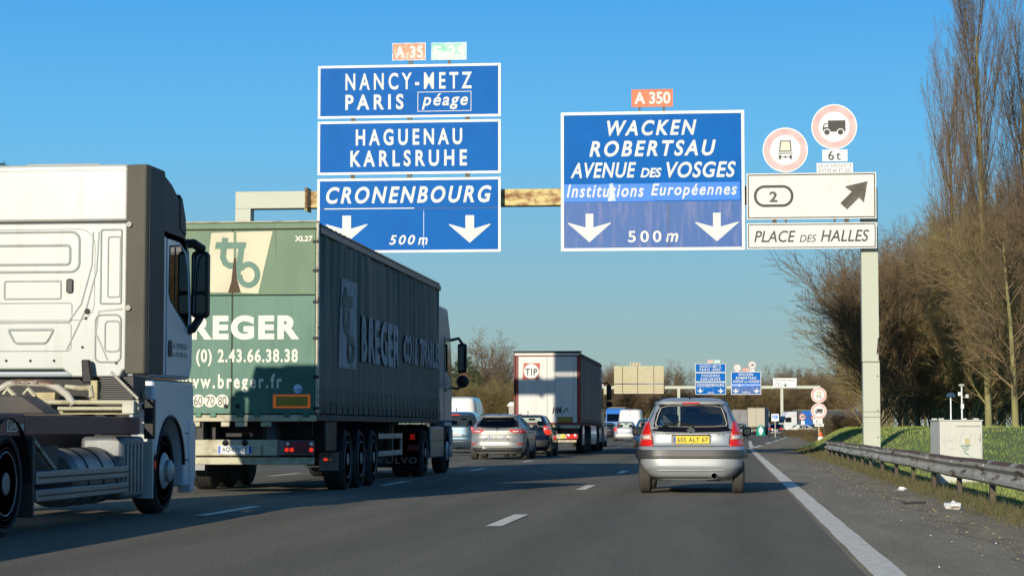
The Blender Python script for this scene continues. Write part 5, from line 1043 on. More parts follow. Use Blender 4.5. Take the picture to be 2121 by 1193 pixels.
def ringpts(rows):     # closed outline from rows (z,x0,x1)
    return [(x1, z) for z, x0, x1 in rows]+[(x0, z) for z, x0, x1 in reversed(rows)]
# --- silver hatchback in front of the camera
cX, cY = -.568, 33.2
def cz(py): return atz(py, cY, 1432)
sp = dict(hw=[(.22, .60), (.27, .66), (.33, .73), (.40, .79), (.48, .83), (.60, .843), (.73, .835), (.80, .822), (.92, .795), (1.02, .755), (1.11, .715), (1.20, .675), (1.30, .625), (1.37, .585), (1.42, .55), (1.455, .515), (1.485, .45), (1.505, .33), (1.512, .15)],
          yr=[(.22, .16), (.30, .06), (.42, .0), (.60, .0), (.70, .02), (.76, .10), (.92, .13), (1.08, .19), (1.40, .37), (1.44, .36), (1.46, .44), (1.485, .62), (1.505, .95), (1.512, 1.3)],
          yf=[(.22, 3.75), (.35, 3.84), (.6, 3.84), (.75, 3.72), (.88, 3.45), (.98, 3.1), (1.02, 2.95), (1.40, 2.35), (1.44, 2.2), (1.485, 1.95), (1.505, 1.7), (1.512, 1.5)],
          paint='silver', rg=(.80, 1.045, 1.375), sg=((-.62, .62), .98, 1.36), fg=(.84, 1.03, 1.38), pil=[0.0], wr=.30, wy=(.70, 3.11), tw=.185, n=6.5, doors=(1.25, 2.05), seaty=1.75, reary=.82, mirp='blackpl', rglass='glassrear', mz=.965, mw=.185)
c = Car('hatchback_car', 'silver hatchback with a yellow number plate driving just ahead of the camera', cX, cY, sp); H = c
zw0, zw1 = cz(882), cz(839)
outer = [(.70, .985), (.68, 1.08), (.60, 1.26), (.555, 1.385), (.40, 1.405), (0, 1.412), (-.40, 1.405), (-.555, 1.385), (-.60, 1.26), (-.68, 1.08), (-.70, .985), (-.4, .96), (0, .95), (.4, .96)]
inner = [(.555, 1.055), (.565, 1.10), (.52, 1.25), (.48, 1.345), (.38, 1.372), (0, 1.382), (-.38, 1.372), (-.48, 1.345), (-.52, 1.25), (-.565, 1.10), (-.555, 1.055), (-.4, 1.045), (0, 1.04), (.4, 1.045)]
def dense(P, k=4): 
    o = []
    for i in range(len(P)):
        a, b = P[i], P[(i+1) % len(P)]
        for j in range(k): o.append((a[0]+(b[0]-a[0])*j/k, a[1]+(b[1]-a[1])*j/k))
    return o
c.frit(dense(outer), dense(inner), .004, mt='frit')
fb = c.frit(dense([(x*.99, z) for x, z in inner]), dense([(x*.965, z*.97+.036) for x, z in inner]), .002, 'window_seal', 'galv')
c.patch([(1.395, -.56, .56), (1.42, -.555, .555), (1.435, -.53, .53)], 'spoiler', 'silver', .02, 12, th=.03); c.patch([(1.402, -.13, .13), (1.422, -.125, .125)], 'high_brake_light', 'taillens', .038, 4)
for (z0, x0, x1), (z1, y0, y1), mt in (((.745, .585, .80), (.84, .60, .805), 'tailglow'), ((.842, .60, .805), (.885, .607, .80), 'pinklens'), ((.887, .607, .80), (.925, .615, .79), 'pinklens'), ((.927, .615, .79), (1.13, .655, .695), 'taillens')):
    c.patch([(z0, x0, x1), (z1, y0, y1)], 'tail_light', 'taillens' if mt == 'tailglow' else mt, .012, 6, True, .014)
for sd in (1, -1): c.patch([(.86, .625*sd, .76*sd), (.90, .63*sd, .765*sd)], 'lens_lamp', 'clearlens', .022, 4)
c.patch([(.26, -.63, .63), (.33, -.71, .71), (.40, -.77, .77), (.50, -.825, .825), (.70, -.82, .82), (.735, -.80, .80)], 'bumper', 'silver', .016, 22, th=.02)
c.patch([(.555, -.825, .825), (.60, -.832, .832), (.66, -.83, .83), (.685, -.82, .82)], 'bumper_strip', 'trim', .038, 24, th=.03)
c.line(.745, -.80, .80, .012, off=.008); c.line(.94, -.70, .70, .010, curve=-.02)
c.patch([(.355, -.52, .52), (.375, -.50, .50)], 'bumper_crease', 'silver', .034, 12, th=.012)
for sd in (1, -1): MB().grid([[c.rx(sd*(x-.005), z, .005), c.rx(sd*(x+.005), z, .005)] for x, z in ((.60, .745), (.585, .80), (.60, .88), (.64, 1.0), (.68, 1.05))]).build('gap', 'blackpl', c.t, smooth=0)
yr_ = c.rx(0, .8)[1]
pr = MB().prism(rrect(-.31, .31, .765, .935, .03), 'y', yr_-.016, yr_+.03).build('plate_recess', 'silver', c.t, bevel=.01); MB().prism(rrect(-.295, .295, .778, .925, .02), 'y', yr_-.022, yr_-.017).build('recess_face', 'blackpl', pr, smooth=0)
plate(c.t, '605 ALT 67', -.285, .285, .785, .90, yr_-.032, True, bold=.015)
MB().box(-.27, .27, yr_-.05, yr_-.02, .917, .937).build('handle_strip', 'silver', c.t, bevel=.006)
m = MB(); f = onrear(c, .008)
for q in (1.01, .975): m.stroke([(-.06, q-.026), (0, q+.014), (.06, q-.026)], .016, f)
m.build('emblem', 'greypaint', c.t, smooth=0)
lettering('CITROËN', 'greypaint', c.t, f, -.52, -.31, .915, .94, .03, 1.2); lettering('C3', 'greypaint', c.t, f, .40, .51, .908, .935, .03, 1.3)
MB().lathe([(.05, -.02), (.052, .0), (.052, .06)], 'y', (.355, .02, .285), 20).build('exhaust_ring', 'chrome', c.t); MB().lathe([(0, -.0), (.042, -.0)], 'y', (.355, -.012, .285), 20).build('exhaust_hole', 'blackpl', c.t)
MB().tube([(-.02, .5, 1.49), (-.02, .42, 1.56), (-.02, .33, 1.62)], [.014, .006, .004], 8).build('antenna', 'blackpl', c.t)
m = MB(); p0 = c.rx(.02, 1.06, .03); p1 = c.rx(-.42, 1.10, .02); m.tube([p0, c.rx(-.2, 1.12, .035), p1], [.012, .009, .005], 6); m.tube([c.rx(-.44, 1.05, .02), c.rx(-.1, 1.075, .025), c.rx(.38, 1.06, .02)], .008, 6); m.build('rear_wiper', 'blackpl', c.t)
MB().lathe([(0, -.02), (.025, -.015), (.03, .01)], 'y', c.rx(.02, 1.05, .01), 12).build('wiper_pivot', 'blackpl', c.t)
for sd in (1, -1):
    MB().tube([(sd*.50, .7, 1.492), (sd*.53, 1.4, 1.515), (sd*.50, 2.1, 1.48)], .016, 8).build('roof_rail', 'blackpl', c.t)
    MB().box(min(sd*.3, sd*.62), max(sd*.3, sd*.62), .6, .75, .2, .28).build('rear_suspension', 'palecream', c.t, bevel=.02)
MB().lathe([(.05, -.6), (.05, .6)], 'x', (0, .66, .26), 10).build('rear_axle', 'chassis', c.t); MB().box(.2, .5, .2, .6, .2, .32).build('silencer', 'chassis', c.t, bevel=.05)
MB().box(-.52, .5, .38, .7, .93, .95).build('parcel_shelf', 'interior', c.t)
# --- estate car
rX, rY = -7.44, 68.5
ez = lambda py: atz(py, rY, 1028)
sp = dict(hw=[(.20, .80), (.28, .90), (.40, .935), (.70, .935), (.88, .92), (1.0, .88), (1.1, .83), (1.2, .76), (1.3, .685), (1.38, .63), (1.43, .58), (1.46, .50), (1.475, .35), (1.48, .15)],
          yr=[(.20, .2), (.30, .05), (.45, .0), (.62, .02), (.70, .08), (.95, .08), (1.04, .16), (1.36, .50), (1.40, .44), (1.43, .60), (1.46, .9), (1.475, 1.3), (1.48, 1.6)],
          yf=[(.20, 4.6), (.35, 4.73), (.65, 4.75), (.80, 4.55), (.92, 4.1), (1.0, 3.6), (1.38, 2.8), (1.43, 2.5), (1.46, 2.2), (1.48, 1.9)],
          paint='champagne', rg=(.78, 1.06, 1.34), sg=((-.70, .48), 1.0, 1.34), fg=(.84, 1.02, 1.36), pil=[-.33, .05], wr=.325, wy=(1.0, 3.78), tw=.21, n=5.5, doors=(1.5, 2.45), seaty=2.3, reary=1.3, rglass='glassdark', glass='glassmid')
c = Car('estate_car', 'champagne estate car with wide red lights and a lozenge badge', rX, rY, sp)
outer = [(.70, 1.04), (.635, 1.29), (.595, 1.372), (0, 1.385), (-.595, 1.372), (-.635, 1.29), (-.70, 1.04), (0, 1.01)]; inner = [(.62, 1.065), (.55, 1.28), (.50, 1.335), (0, 1.345), (-.50, 1.335), (-.55, 1.28), (-.62, 1.065), (0, 1.06)]
c.frit(dense(outer), dense(inner), .004); c.patch([(1.375, -.58, .58), (1.40, -.56, .56)], 'spoiler', 'champagne', .03, 10, th=.03); c.patch([(1.372, -.14, .14), (1.387, -.14, .14)], 'high_brake_light', 'clearlens', .05, 4)
c.patch([(.865, .55, .86), (.93, .42, .885), (.97, .36, .87)], 'tail_light', 'taillens', .01, 8, True, .014); c.patch([(.895, .52, .72), (.935, .50, .72)], 'lens_lamp', 'clearlens', .02, 4, True); c.patch([(.895, .74, .80), (.935, .74, .80)], 'lens_lamp', 'pinklens', .02, 4, True)
c.patch([(.955, -.36, .36), (.972, -.36, .36)], 'badge_strip', 'blackpl', .008, 8); c.line(.79, -.86, .86, .010); c.line(.585, -.70, .70, .016, off=.008)
c.patch([(.50, .66, .86), (.54, .68, .87)], 'rear_reflector', 'taillens', .012, 4, True); c.patch([(.36, -.80, .80), (.39, -.82, .82)], 'bumper_lip', 'chrome', .012, 16); c.patch([(.27, -.74, .74), (.35, -.8, .8)], 'diffuser', 'trim', .012, 16)
m = MB(); f = onrear(c, .018); m.stroke([(0, 1.02), (.045, .955), (0, .89), (-.045, .955), (0, 1.02), (.045, .955)], .018, f); m.build('emblem', 'chrome', c.t, smooth=0)
for sd in (1, -1): MB().grid([[f(sd*(a-.006), b), f(sd*(a+.006), b)] for a, b in ((.26, .78), (.40, .62), (.44, .60))]).build('recess_edge', 'blackpl', c.t, smooth=0)
plate(c.t, 'ER-032-NE', -.26, .26, .66, .77, c.rx(0, .7)[1]-.02); MB().box(-.30, .30, c.rx(0, .7)[1]-.018, c.rx(0, .7)[1]+.02, .64, .79).build('plate_recess', 'champagne', c.t, bevel=.01)
for sd in (1, -1):
    MB().tube([(sd*.60, .8, 1.43), (sd*.62, 1.6, 1.475), (sd*.58, 2.6, 1.45)], .018, 8).build('roof_rail', 'blackpl', c.t)
    MB().grid([[c.side(sd, y, 1.02, .012), c.side(sd, y, 1.045, .012)] for y in [.9+.2*i for i in range(14)]]).build('window_trim', 'chrome', c.t, smooth=0)
MB().lathe([(0, .05), (.025, .04), (.03, 0)], 'z', (.0, .85, 1.46), 10).build('antenna', 'blackpl', c.t)
# --- dark hatchback beside it
sp = dict(hw=[(.22, .74), (.32, .84), (.5, .87), (.75, .86), (.92, .84), (1.05, .79), (1.2, .72), (1.32, .66), (1.42, .60), (1.48, .52), (1.50, .4), (1.51, .15)],
          yr=[(.22, .15), (.35, .02), (.6, .0), (.72, .08), (.95, .10), (1.40, .36), (1.45, .42), (1.49, .7), (1.51, 1.2)],
          yf=[(.22, 3.9), (.5, 4.0), (.7, 3.9), (.88, 3.5), (.98, 3.1), (1.42, 2.3), (1.48, 2.0), (1.51, 1.7)],
          paint='navy', rg=(.80, 1.05, 1.42), sg=((-.66, .5), 1.0, 1.38), fg=(.84, 1.02, 1.40), wr=.31, wy=(.75, 3.3), n=5, doors=(1.4, 2.2), seaty=1.9, reary=1.0)
c = Car('hatchback_car', 'dark blue hatchback partly hidden behind the champagne estate car', -7.10, 75.0, sp)
c.patch([(.78, .70, .82), (.90, .62, .84), (1.02, .60, .78), (1.10, .62, .70)], 'tail_light', 'tailglow', .01, 6, True, .012); c.patch([(.97, .62, .79), (1.03, .60, .77)], 'lens_lamp', 'clearlens', .022, 4, True)
c.patch([(.36, -.78, .78), (.6, -.84, .84)], 'bumper', 'trim', .012, 14, th=.02); plate(c.t, 'CD-418-KB', -.26, .26, .68, .79, c.rx(0, .72)[1]-.02); MB().lathe([(.015, 0), (.01, .15)], 'z', (0, .8, 1.5), 8).build('antenna', 'blackpl', c.t); MB().box(-.3, .3, .6, .9, 1.0, 1.03).build('parcel_shelf', 'interior', c.t)
P_dark = c
# generic shapes for the smaller cars
def spec(kind, paint, **k):
    if kind == 'hatch': d = dict(sp)
    elif kind == 'mpv': d = dict(hw=[(.24, .80), (.34, .90), (.5, .93), (.85, .93), (1.05, .88), (1.2, .82), (1.45, .74), (1.58, .68), (1.65, .60), (1.69, .4), (1.70, .15)],
          yr=[(.24, .15), (.35, .02), (.6, .0), (.75, .05), (1.05, .08), (1.55, .28), (1.62, .34), (1.68, .6), (1.70, 1.2)], yf=[(.24, 4.4), (.5, 4.5), (.8, 4.4), (1.0, 3.9), (1.1, 3.5), (1.6, 2.6), (1.66, 2.2), (1.70, 1.8)],
          rg=(.80, 1.10, 1.52), sg=((-.7, .5), 1.06, 1.5), fg=(.84, 1.08, 1.52), pil=[-.3, .05], wr=.33, wy=(.9, 3.7), n=6, doors=(1.6, 2.5), seaty=2.2, reary=1.3)
    elif kind == 'smallvan': d = dict(hw=[(.24, .78), (.34, .86), (.6, .88), (1.0, .87), (1.3, .83), (1.6, .77), (1.74, .72), (1.80, .62), (1.82, .4), (1.825, .15)],
          yr=[(.24, .12), (.35, .02), (.8, .0), (1.6, .08), (1.72, .12), (1.8, .3), (1.825, .8)], yf=[(.24, 4.1), (.5, 4.2), (.85, 4.1), (1.05, 3.5), (1.15, 3.2), (1.7, 2.5), (1.8, 2.1), (1.825, 1.6)],
          rg=(.72, 1.12, 1.6), sg=((.0, .45), 1.1, 1.55), fg=(.84, 1.12, 1.6), pil=[.2], wr=.32, wy=(.75, 3.4), n=8, doors=(2.2,), seaty=2.4, reary=1.5)
    elif kind == 'van': d = dict(hw=[(.26, .85), (.36, .96), (.8, .99), (1.3, .97), (1.9, .91), (2.3, .86), (2.45, .80), (2.5, .68), (2.52, .4), (2.525, .15)],
          yr=[(.26, .1), (.36, .0), (.8, .0), (2.2, .06), (2.42, .12), (2.5, .3), (2.525, 1.0)], yf=[(.26, 5.1), (.5, 5.3), (.95, 5.1), (1.2, 4.5), (1.3, 4.3), (2.0, 3.7), (2.4, 3.2), (2.5, 2.8), (2.525, 2.0)],
          rg=(.70, 1.45, 1.95), sg=((.40, .62), 1.3, 1.9), fg=(.84, 1.25, 2.0), pil=[], wr=.35, wy=(1.0, 4.3), n=9, doors=(3.2,), seaty=3.5, reary=2.5)
    d.update(paint=paint); d.update(k); return d
def lights(c, z0, z1, x0, x1, glow=False):
    c.patch([(z0, x0, x1), (z1, x0-.02, x1-.02)], 'tail_light', 'tailglow' if glow else 'taillens', .01, 4, True, .012)
def rear(c, zp=.72, txt=None, yel=False): plate(c.t, txt, -.26, .26, zp, zp+.11, c.rx(0, zp)[1]-.02, yel)
def ctr(px0, px1, Y): return (atx(px0, Y)+atx(px1, Y))/2
c = Car('estate_car', 'dark grey blue people carrier with bright brake lights left of the champagne estate', -11.0, 86, spec('mpv', 'bluegrey', rglass='glassdark')); lights(c, .92, 1.06, .62, .88, True); c.patch([(1.55, -.45, .12), (1.58, -.45, .12)], 'high_brake_light', 'tailglow', .02, 6); rear(c, .70, 'BX-507-DL'); c.patch([(.42, -.88, .88), (.5, -.9, .9)], 'bumper_chrome', 'chrome', .012, 12); c.patch([(1.06, -.86, .86), (1.08, -.86, .86)], 'trim_strip', 'chrome', .01, 12)
c = Car('delivery_van', 'white van with a bluish side behind the grey blue people carrier', -12.9, 101, spec('van', 'carwhite', rg=(.05, 1.6, 1.7)), cat='van'); lights(c, 1.0, 1.4, .86, .93); c.line(1.2, -.02, .02, 1.6)
c = Car('small_van', 'small white van with stacked orange and red lamps right of the white lorry', -7.5, 114, spec('smallvan', 'carwhite'), cat='van'); c.patch([(1.0, .76, .86), (1.45, .72, .82)], 'tail_light', 'amber', .01, 4, True); lights(c, .78, .95, .72, .86, True); c.patch([(.3, -.84, .84), (.62, -.86, .86)], 'bumper', 'trim', .015, 12, th=.02); rear(c, .7, 'AG-913-TR')
c = Car('hatchback_car', 'blue hatchback half hidden by the left edge of the silver hatchback', -4.1, 112, spec('hatch', 'midblue')); lights(c, .8, 1.05, .66, .82); rear(c, .7, 'DV-227-MA')
c = Car('hatchback_car', 'small silver hatchback with red lamps in front of the tall white van', ctr(1271, 1317, 158), 158, spec('hatch', 'silver')); lights(c, .8, 1.06, .62, .84, True); rear(c, .58, 'CK-640-PZ'); c.patch([(.36, -.78, .78), (.55, -.84, .84)], 'bumper', 'carwhite', .012, 10)
c = Car('delivery_van', 'tall cream white van seen above the small silver hatchback', ctr(1279, 1331, 170), 170, spec('van', 'carwhite', rg=(.04, 1.6, 1.7)), cat='van'); lights(c, 1.0, 1.5, .86, .93); c.patch([(2.40, -.1, .1), (2.44, -.1, .1)], 'high_brake_light', 'tailglow', .02, 4); c.line(1.3, -.02, .02, 1.8)
c = Car('hatchback_car', 'dark car with its door mirror between the small van and silver hatchback', ctr(1246, 1267, 182), 182, spec('hatch', 'blackpaint')); lights(c, .85, 1.05, .66, .82)
c = Car('hatchback_car', 'white hatchback behind the small silver hatchback on the left', ctr(1262, 1278, 205), 205, spec('hatch', 'carwhite')); lights(c, .85, 1.05, .66, .82)
c = Car('hatchback_car', 'dark car with red lights just right of the silver hatchback', ctr(1526, 1540, 205), 215, spec('hatch', 'blackpaint')); lights(c, .75, 1.05, .62, .84, True); rear(c, .7, 'BN-351-GF')
c = Car('small_van', 'small cream white box van in the traffic beside the green marker', ctr(1541, 1560, 375), 375, spec('smallvan', 'carwhite', rg=(.04, 1.5, 1.6)), cat='van'); lights(c, .8, 1.0, .76, .86)
MB().box(-.86, .86, .05, 2.2, .55, 2.0).build('cargo_box', 'whitebox', c.t, bevel=.03)
c = Car('hatchback_car', 'dark car with glowing red lamps behind the green marker', ctr(1567, 1590, 320), 330, spec('hatch', 'blackpaint')); lights(c, .85, 1.1, .5, .84, True)
c = Car('saloon_car', 'dark grey saloon driving in the exit lane toward the white sign', atx(1607, 247), 247, spec('hatch', 'blackpaint', rglass='glassdark')); lights(c, .85, 1.0, .45, .84, True); rear(c, .68, 'EC-774-WS'); c.patch([(.3, -.78, .78), (.62, -.84, .84)], 'bumper', 'greypaint', .012, 12)
c = Car('hatchback_car', 'white car side on behind the low posts beside the exit', atx(1642, 300), 300, spec('hatch', 'carwhite'), rz=R(-62)); lights(c, .85, 1.0, .6, .84, True)
c = Car('hatchback_car', 'navy car behind the red ringed sign beside the exit', atx(1672, 310), 310, spec('hatch', 'navy'), rz=R(-62)); lights(c, .85, 1.0, .6, .84)
c = Car('hatchback_car', 'grey car far ahead in the lane left of the tall white van', ctr(1300, 1310, 230)-3.4, 232, spec('hatch', 'greypaint')); lights(c, .85, 1.0, .6, .84)
# ------------------------------------------------------------------ far lorries
def boxlorry(name, label, X0, Y0, rz, Lb, rearm, sidem, zt=3.9, zb=1.15, cabm='carwhite', front=False, hw=1.25, panel=None):
    t = thing(name, label, 'lorry', (X0, Y0, 0), rz)
    b = lambda n, m, *a, par=None, bevel=.02: MB().box(*a).build(n, m, par or t, bevel=bevel)
    b('cargo_box', sidem, -hw, hw, .06, Lb, zb, zt); b('rear_door', rearm, -hw+.03, -.01, .0, .055, zb+.05, zt-.05); b('rear_door', rearm, .01, hw-.03, .0, .055, zb+.05, zt-.05)
    b('chassis', 'chassis', -1.0, 1.0, .1, Lb+2.3, .75, zb-.02); b('roof_edge', 'palecream', -hw-.01, hw+.01, .05, Lb+.01, zt+.003, zt+.06)
    for y in (1.6, 2.9, Lb-1.2, Lb+1.6):
        for s in (1, -1): MB().lathe([(0, s*.0), (.28, 0), (.30, -s*.02), (.5, -s*.02), (.5, -s*.3), (0, -s*.3)], 'x', (s*1.22, y, .5), 20).build('wheel', 'rubber', t)
    b('tail_light', 'tailglow', hw-.45, hw-.1, -.04, .0, .85, .98); b('tail_light', 'tailglow', -hw+.1, -hw+.45, -.04, .0, .85, .98); b('underrun_bar', 'palecream', -hw+.1, hw-.1, -.03, .02, .6, .72)
    c = MB().prism([(Lb+.2, .75), (Lb+2.35, .75), (Lb+2.4, 1.9), (Lb+2.15, 3.0), (Lb+1.7, 3.65), (Lb+.2, 3.7)], 'x', -1.22, 1.22).build('cab', cabm, t, bevel=.05)
    MB().prism([(Lb+2.42, 1.9), (Lb+2.18, 2.95), (Lb+2.20, 2.95), (Lb+2.44, 1.9)], 'x', -1.08, 1.08).build('windscreen', 'glassdark', t)
    for s in (1, -1):
        MB().box(s*1.222, s*1.228, Lb+1.2, Lb+2.1, 1.95, 2.75).build('side_window', 'glassdark', c)
        MB().box(s*1.3-.08, s*1.3+.12, Lb+2.2, Lb+2.3, 2.0, 2.7).build('mirror', 'blackpl', t)
        MB().box(s*.9-.15, s*.9+.15, Lb+2.39, Lb+2.42, .95, 1.12).build('headlamp', 'clearlens', t)
    MB().box(-.7, .7, Lb+2.40, Lb+2.43, 1.05, 1.6).build('grille', 'blackpl', t)
    if panel: 
        for s in (1, -1): MB().box(min(s*(hw+.003), s*(hw+.02)), max(s*(hw+.003), s*(hw+.02)), panel[0], panel[1], zb+.05, zt-.1).build('side_panel', panel[2], t)
    return t
Y = 310; boxlorry('box_lorry', 'distant box lorry with a beige rear door right of the silver hatchback', ctr(1553, 1580, Y), Y, R(-4), 11, 'beigebox', 'darkbox')
Y = 345; boxlorry('box_lorry', 'distant box lorry with a grey beige rear just beside the silver hatchback roof', ctr(1524, 1541, Y), Y, R(-3), 10, 'greycurtain', 'darkbox')
Y = 395; boxlorry('box_lorry', 'distant lorry showing a small teal rear behind the silver hatchback window corner', ctr(1514, 1526, Y), Y, 0, 10, 'darkbox', 'darkbox')
t = boxlorry('container_lorry', 'distant white fronted lorry pulling a long dark box with a blue panel', 22.6, 356, R(112), 12.5, 'darkbox', 'darkbox', panel=(9.9, 11.9, 'bluebox'))
Y = 292; boxlorry('box_lorry', 'oncoming lorry with a bright blue cab beyond the tall white van', atx(1279, Y)+.0, Y+10, R(178), 8, 'darkbox', 'darkbox', cabm='bluebox', zt=3.8)
Y = 250
for i, (px, l) in enumerate(((1352, 'grey car roof seen past the left side of the silver hatchback'),)):
    c = Car('hatchback_car', l, atx(px, 190)-.0, 190, spec('hatch', 'greypaint')); lights(c, .85, 1.0, .6, .84)
# small white street furniture and house far left
o = thing('roadside_hut', 'small pale hut with a light roof left of the white lorry', 'building', (atx(1062, 210), 212, 0)); MB().box(-.6, .6, 0, 1.2, 0, 3.2).build('wall', 'housewall', o); MB().prism([(-.8, 3.203), (.8, 3.203), (.5, 3.6), (-.5, 3.6)], 'y', -.1, 1.3).build('roof', 'palewhite', o)
o = thing('house', 'pale rendered house glimpsed through the trees left of the white lorry', 'house', (-36, 292, 0)); MB().box(-6, 6, 0, 9, 0, 6).build('wall', 'housewall', o); MB().prism([(-6.5, 6.003), (6.5, 6.003), (0, 9)], 'y', -.4, 9.4).build('roof', 'orangered', o)
for x in (-4, -1.3, 1.3, 4):
    for z in (1.2, 3.8): w = MB().box(x-.5, x+.5, -.05, .0, z, z+1.3).build('window', 'palewhite', o); MB().box(x-.42, x+.42, -.07, -.052, z+.08, z+1.22).build('pane', 'glassdark', w)
# ------------------------------------------------------------------ trees
def segs_mesh(name, S_, mt, sides=3):
    A = np.array([s[0] for s in S_]); B = np.array([s[1] for s in S_]); ra = np.array([s[2] for s in S_]); rb = np.array([s[3] for s in S_])
    d = B-A; d /= np.maximum(np.linalg.norm(d, axis=1, keepdims=True), 1e-6); h = np.where(np.abs(d[:, 2:3]) > .9, np.array([[1., 0, 0]]), np.array([[0, 0, 1.]]))
    u = np.cross(d, h); u /= np.linalg.norm(u, axis=1, keepdims=True); w = np.cross(d, u); n = len(A); V = np.zeros((n, 2*sides, 3))
    for j in range(sides):
        a = 2*math.pi*j/sides; o = u*math.cos(a)+w*math.sin(a); V[:, j] = A+o*ra[:, None]; V[:, sides+j] = B+o*rb[:, None]
    q = np.array([[j, (j+1) % sides, sides+(j+1) % sides, sides+j] for j in range(sides)]); Fc = (q[None]+(np.arange(n)*2*sides)[:, None, None]).reshape(-1)
    nf = n*sides; me = bpy.data.meshes.new(name); me.vertices.add(n*2*sides); me.vertices.foreach_set('co', V.reshape(-1)); me.loops.add(nf*4); me.loops.foreach_set('vertex_index', Fc)
    me.polygons.add(nf); me.polygons.foreach_set('loop_start', np.arange(0, nf*4, 4)); me.polygons.foreach_set('loop_total', np.full(nf, 4)); me.update(); me.materials.append(M[mt])
    return me
def rv(g): return Vector((g.gauss(0, 1), g.gauss(0, 1), g.gauss(0, 1)))
def grow(seed, H, r0, levels, up=0., split0=.25, trunkbend=.03):
    """levels: list of dict(n children, len fraction, angle, wiggle, up bias, segs)"""
    g = random.Random(seed); trunk, crown = [], []
    def branch(p, d, L_, r, lv, ns, wig, upb, out):
        q = p; dd = d.copy(); pts = [(q, dd.copy(), r)]
        for i in range(ns):
            dd = (dd+rv(g)*wig+Vector((0, 0, upb))).normalized(); q2 = q+dd*(L_/ns); r2 = r*(1-(i+1)/ns*.82) if lv < len(levels) else r*(1-(i+1)/ns*.6)
            out.append((tuple(q), tuple(q2), pts[-1][2], max(r2, .004))); pts.append((q2, dd.copy(), max(r2, .004))); q = q2
        if lv >= len(levels): return
        l = levels[lv]; n = l['n']
        for k in range(n):
            s0 = l.get('start', .15); f = s0+(1-s0)*((k+g.random())/n); fi = f*ns; i = min(ns-1, int(fi)); fr = fi-i
            a, da, ra = pts[i]; b, db, rb = pts[i+1]; P_ = a.lerp(b, fr); ax = da.orthogonal().normalized(); ax.rotate(Matrix.Rotation(g.random()*6.283, 3, da))
            ang = R(l['ang']*(.75+.5*g.random())); nd = (da*math.cos(ang)+ax*math.sin(ang)).normalized()
            prof = l.get('prof', 'round'); ff = (f-s0)/(1-s0)
            m_ = {'round': .55+.9*math.sin(math.pi*min(1, .18+ff*.8)), 'cone': 1.15-ff*.85, 'col': .7+.6*math.sin(math.pi*(.15+.7*ff))}[prof] if lv == 0 else (1.1-.6*ff)
            nl = l['len']*m_*(.75+.5*g.random())*(H if lv == 0 else L_); nr = min(ra*.75, l['r']*(1.1-.5*ff))
            branch(P_, nd, nl, nr, lv+1, l['segs'], l['wig'], l['up'], out if lv else (trunk if nr > .05 else crown) if 0 else crown)
    branch(Vector((0, 0, -.2)), Vector((0, 0, 1)), H*.97, r0, 0, 9, .006 if levels is POP else trunkbend, .05, trunk)
    return trunk, crown
BROAD = [dict(n=26, len=.42, ang=55, wig=.10, up=.10, segs=7, r=.075, start=.14), dict(n=13, len=.42, ang=42, wig=.12, up=.05, segs=5, r=.028), dict(n=8, len=.42, ang=38, wig=.13, up=.03, segs=3, r=.013), dict(n=4, len=.5, ang=34, wig=.12, up=.02, segs=2, r=.0085)]
POP = [dict(n=46, len=.27, ang=21, wig=.03, up=.16, segs=8, r=.045, start=.14, prof='col'), dict(n=12, len=.40, ang=22, wig=.05, up=.14, segs=5, r=.014), dict(n=7, len=.42, ang=24, wig=.06, up=.10, segs=3, r=.007), dict(n=2, len=.5, ang=22, wig=.06, up=.08, segs=2, r=.005)]
SHRUB = [dict(n=26, len=.62, ang=30, wig=.07, up=.08, segs=6, r=.03, start=.02), dict(n=12, len=.45, ang=28, wig=.10, up=.06, segs=4, r=.013), dict(n=8, len=.45, ang=30, wig=.12, up=.04, segs=3, r=.008), dict(n=3, len=.5, ang=30, wig=.12, up=.03, segs=2, r=.006)]
def proto(name, label, seed, H, r0, levels, tm, cm, sides=8):
    tr, cr = grow(seed, H, r0, levels); o = thing(name, label, 'tree' if 'shrub' not in name else 'shrub')
    me = segs_mesh('trunk', [(a, b, x*1.02, y*1.02) for a, b, x, y in tr], tm, 8); me.shade_smooth(); t = bpy.data.objects.new('trunk', me); C.objects.link(t); t.parent = o
    c = bpy.data.objects.new('crown', segs_mesh('crown', cr, cm)); C.objects.link(c); c.parent = o; o['H'] = H; c.name = 'crown'; return o
PA = proto('bare_tree', 'x', 11, 10, .22, BROAD, 'barkgreen', 'twig'); PB = proto('bare_tree', 'x', 23, 10, .19, BROAD, 'bark', 'twigred'); PC = proto('bare_tree', 'x', 37, 10, .24, BROAD, 'barkgreen', 'twigolive')
PP = proto('poplar_tree', 'x', 5, 19, .33, POP, 'barkgreen', 'twig'); PQ = proto('poplar_tree', 'x', 8, 15, .24, POP, 'barkgreen', 'twig')
SA = proto('bare_shrub', 'x', 41, 4, .05, SHRUB, 'bark', 'twigolive'); SB = proto('bare_shrub', 'x', 43, 4, .05, SHRUB, 'bark', 'twig')
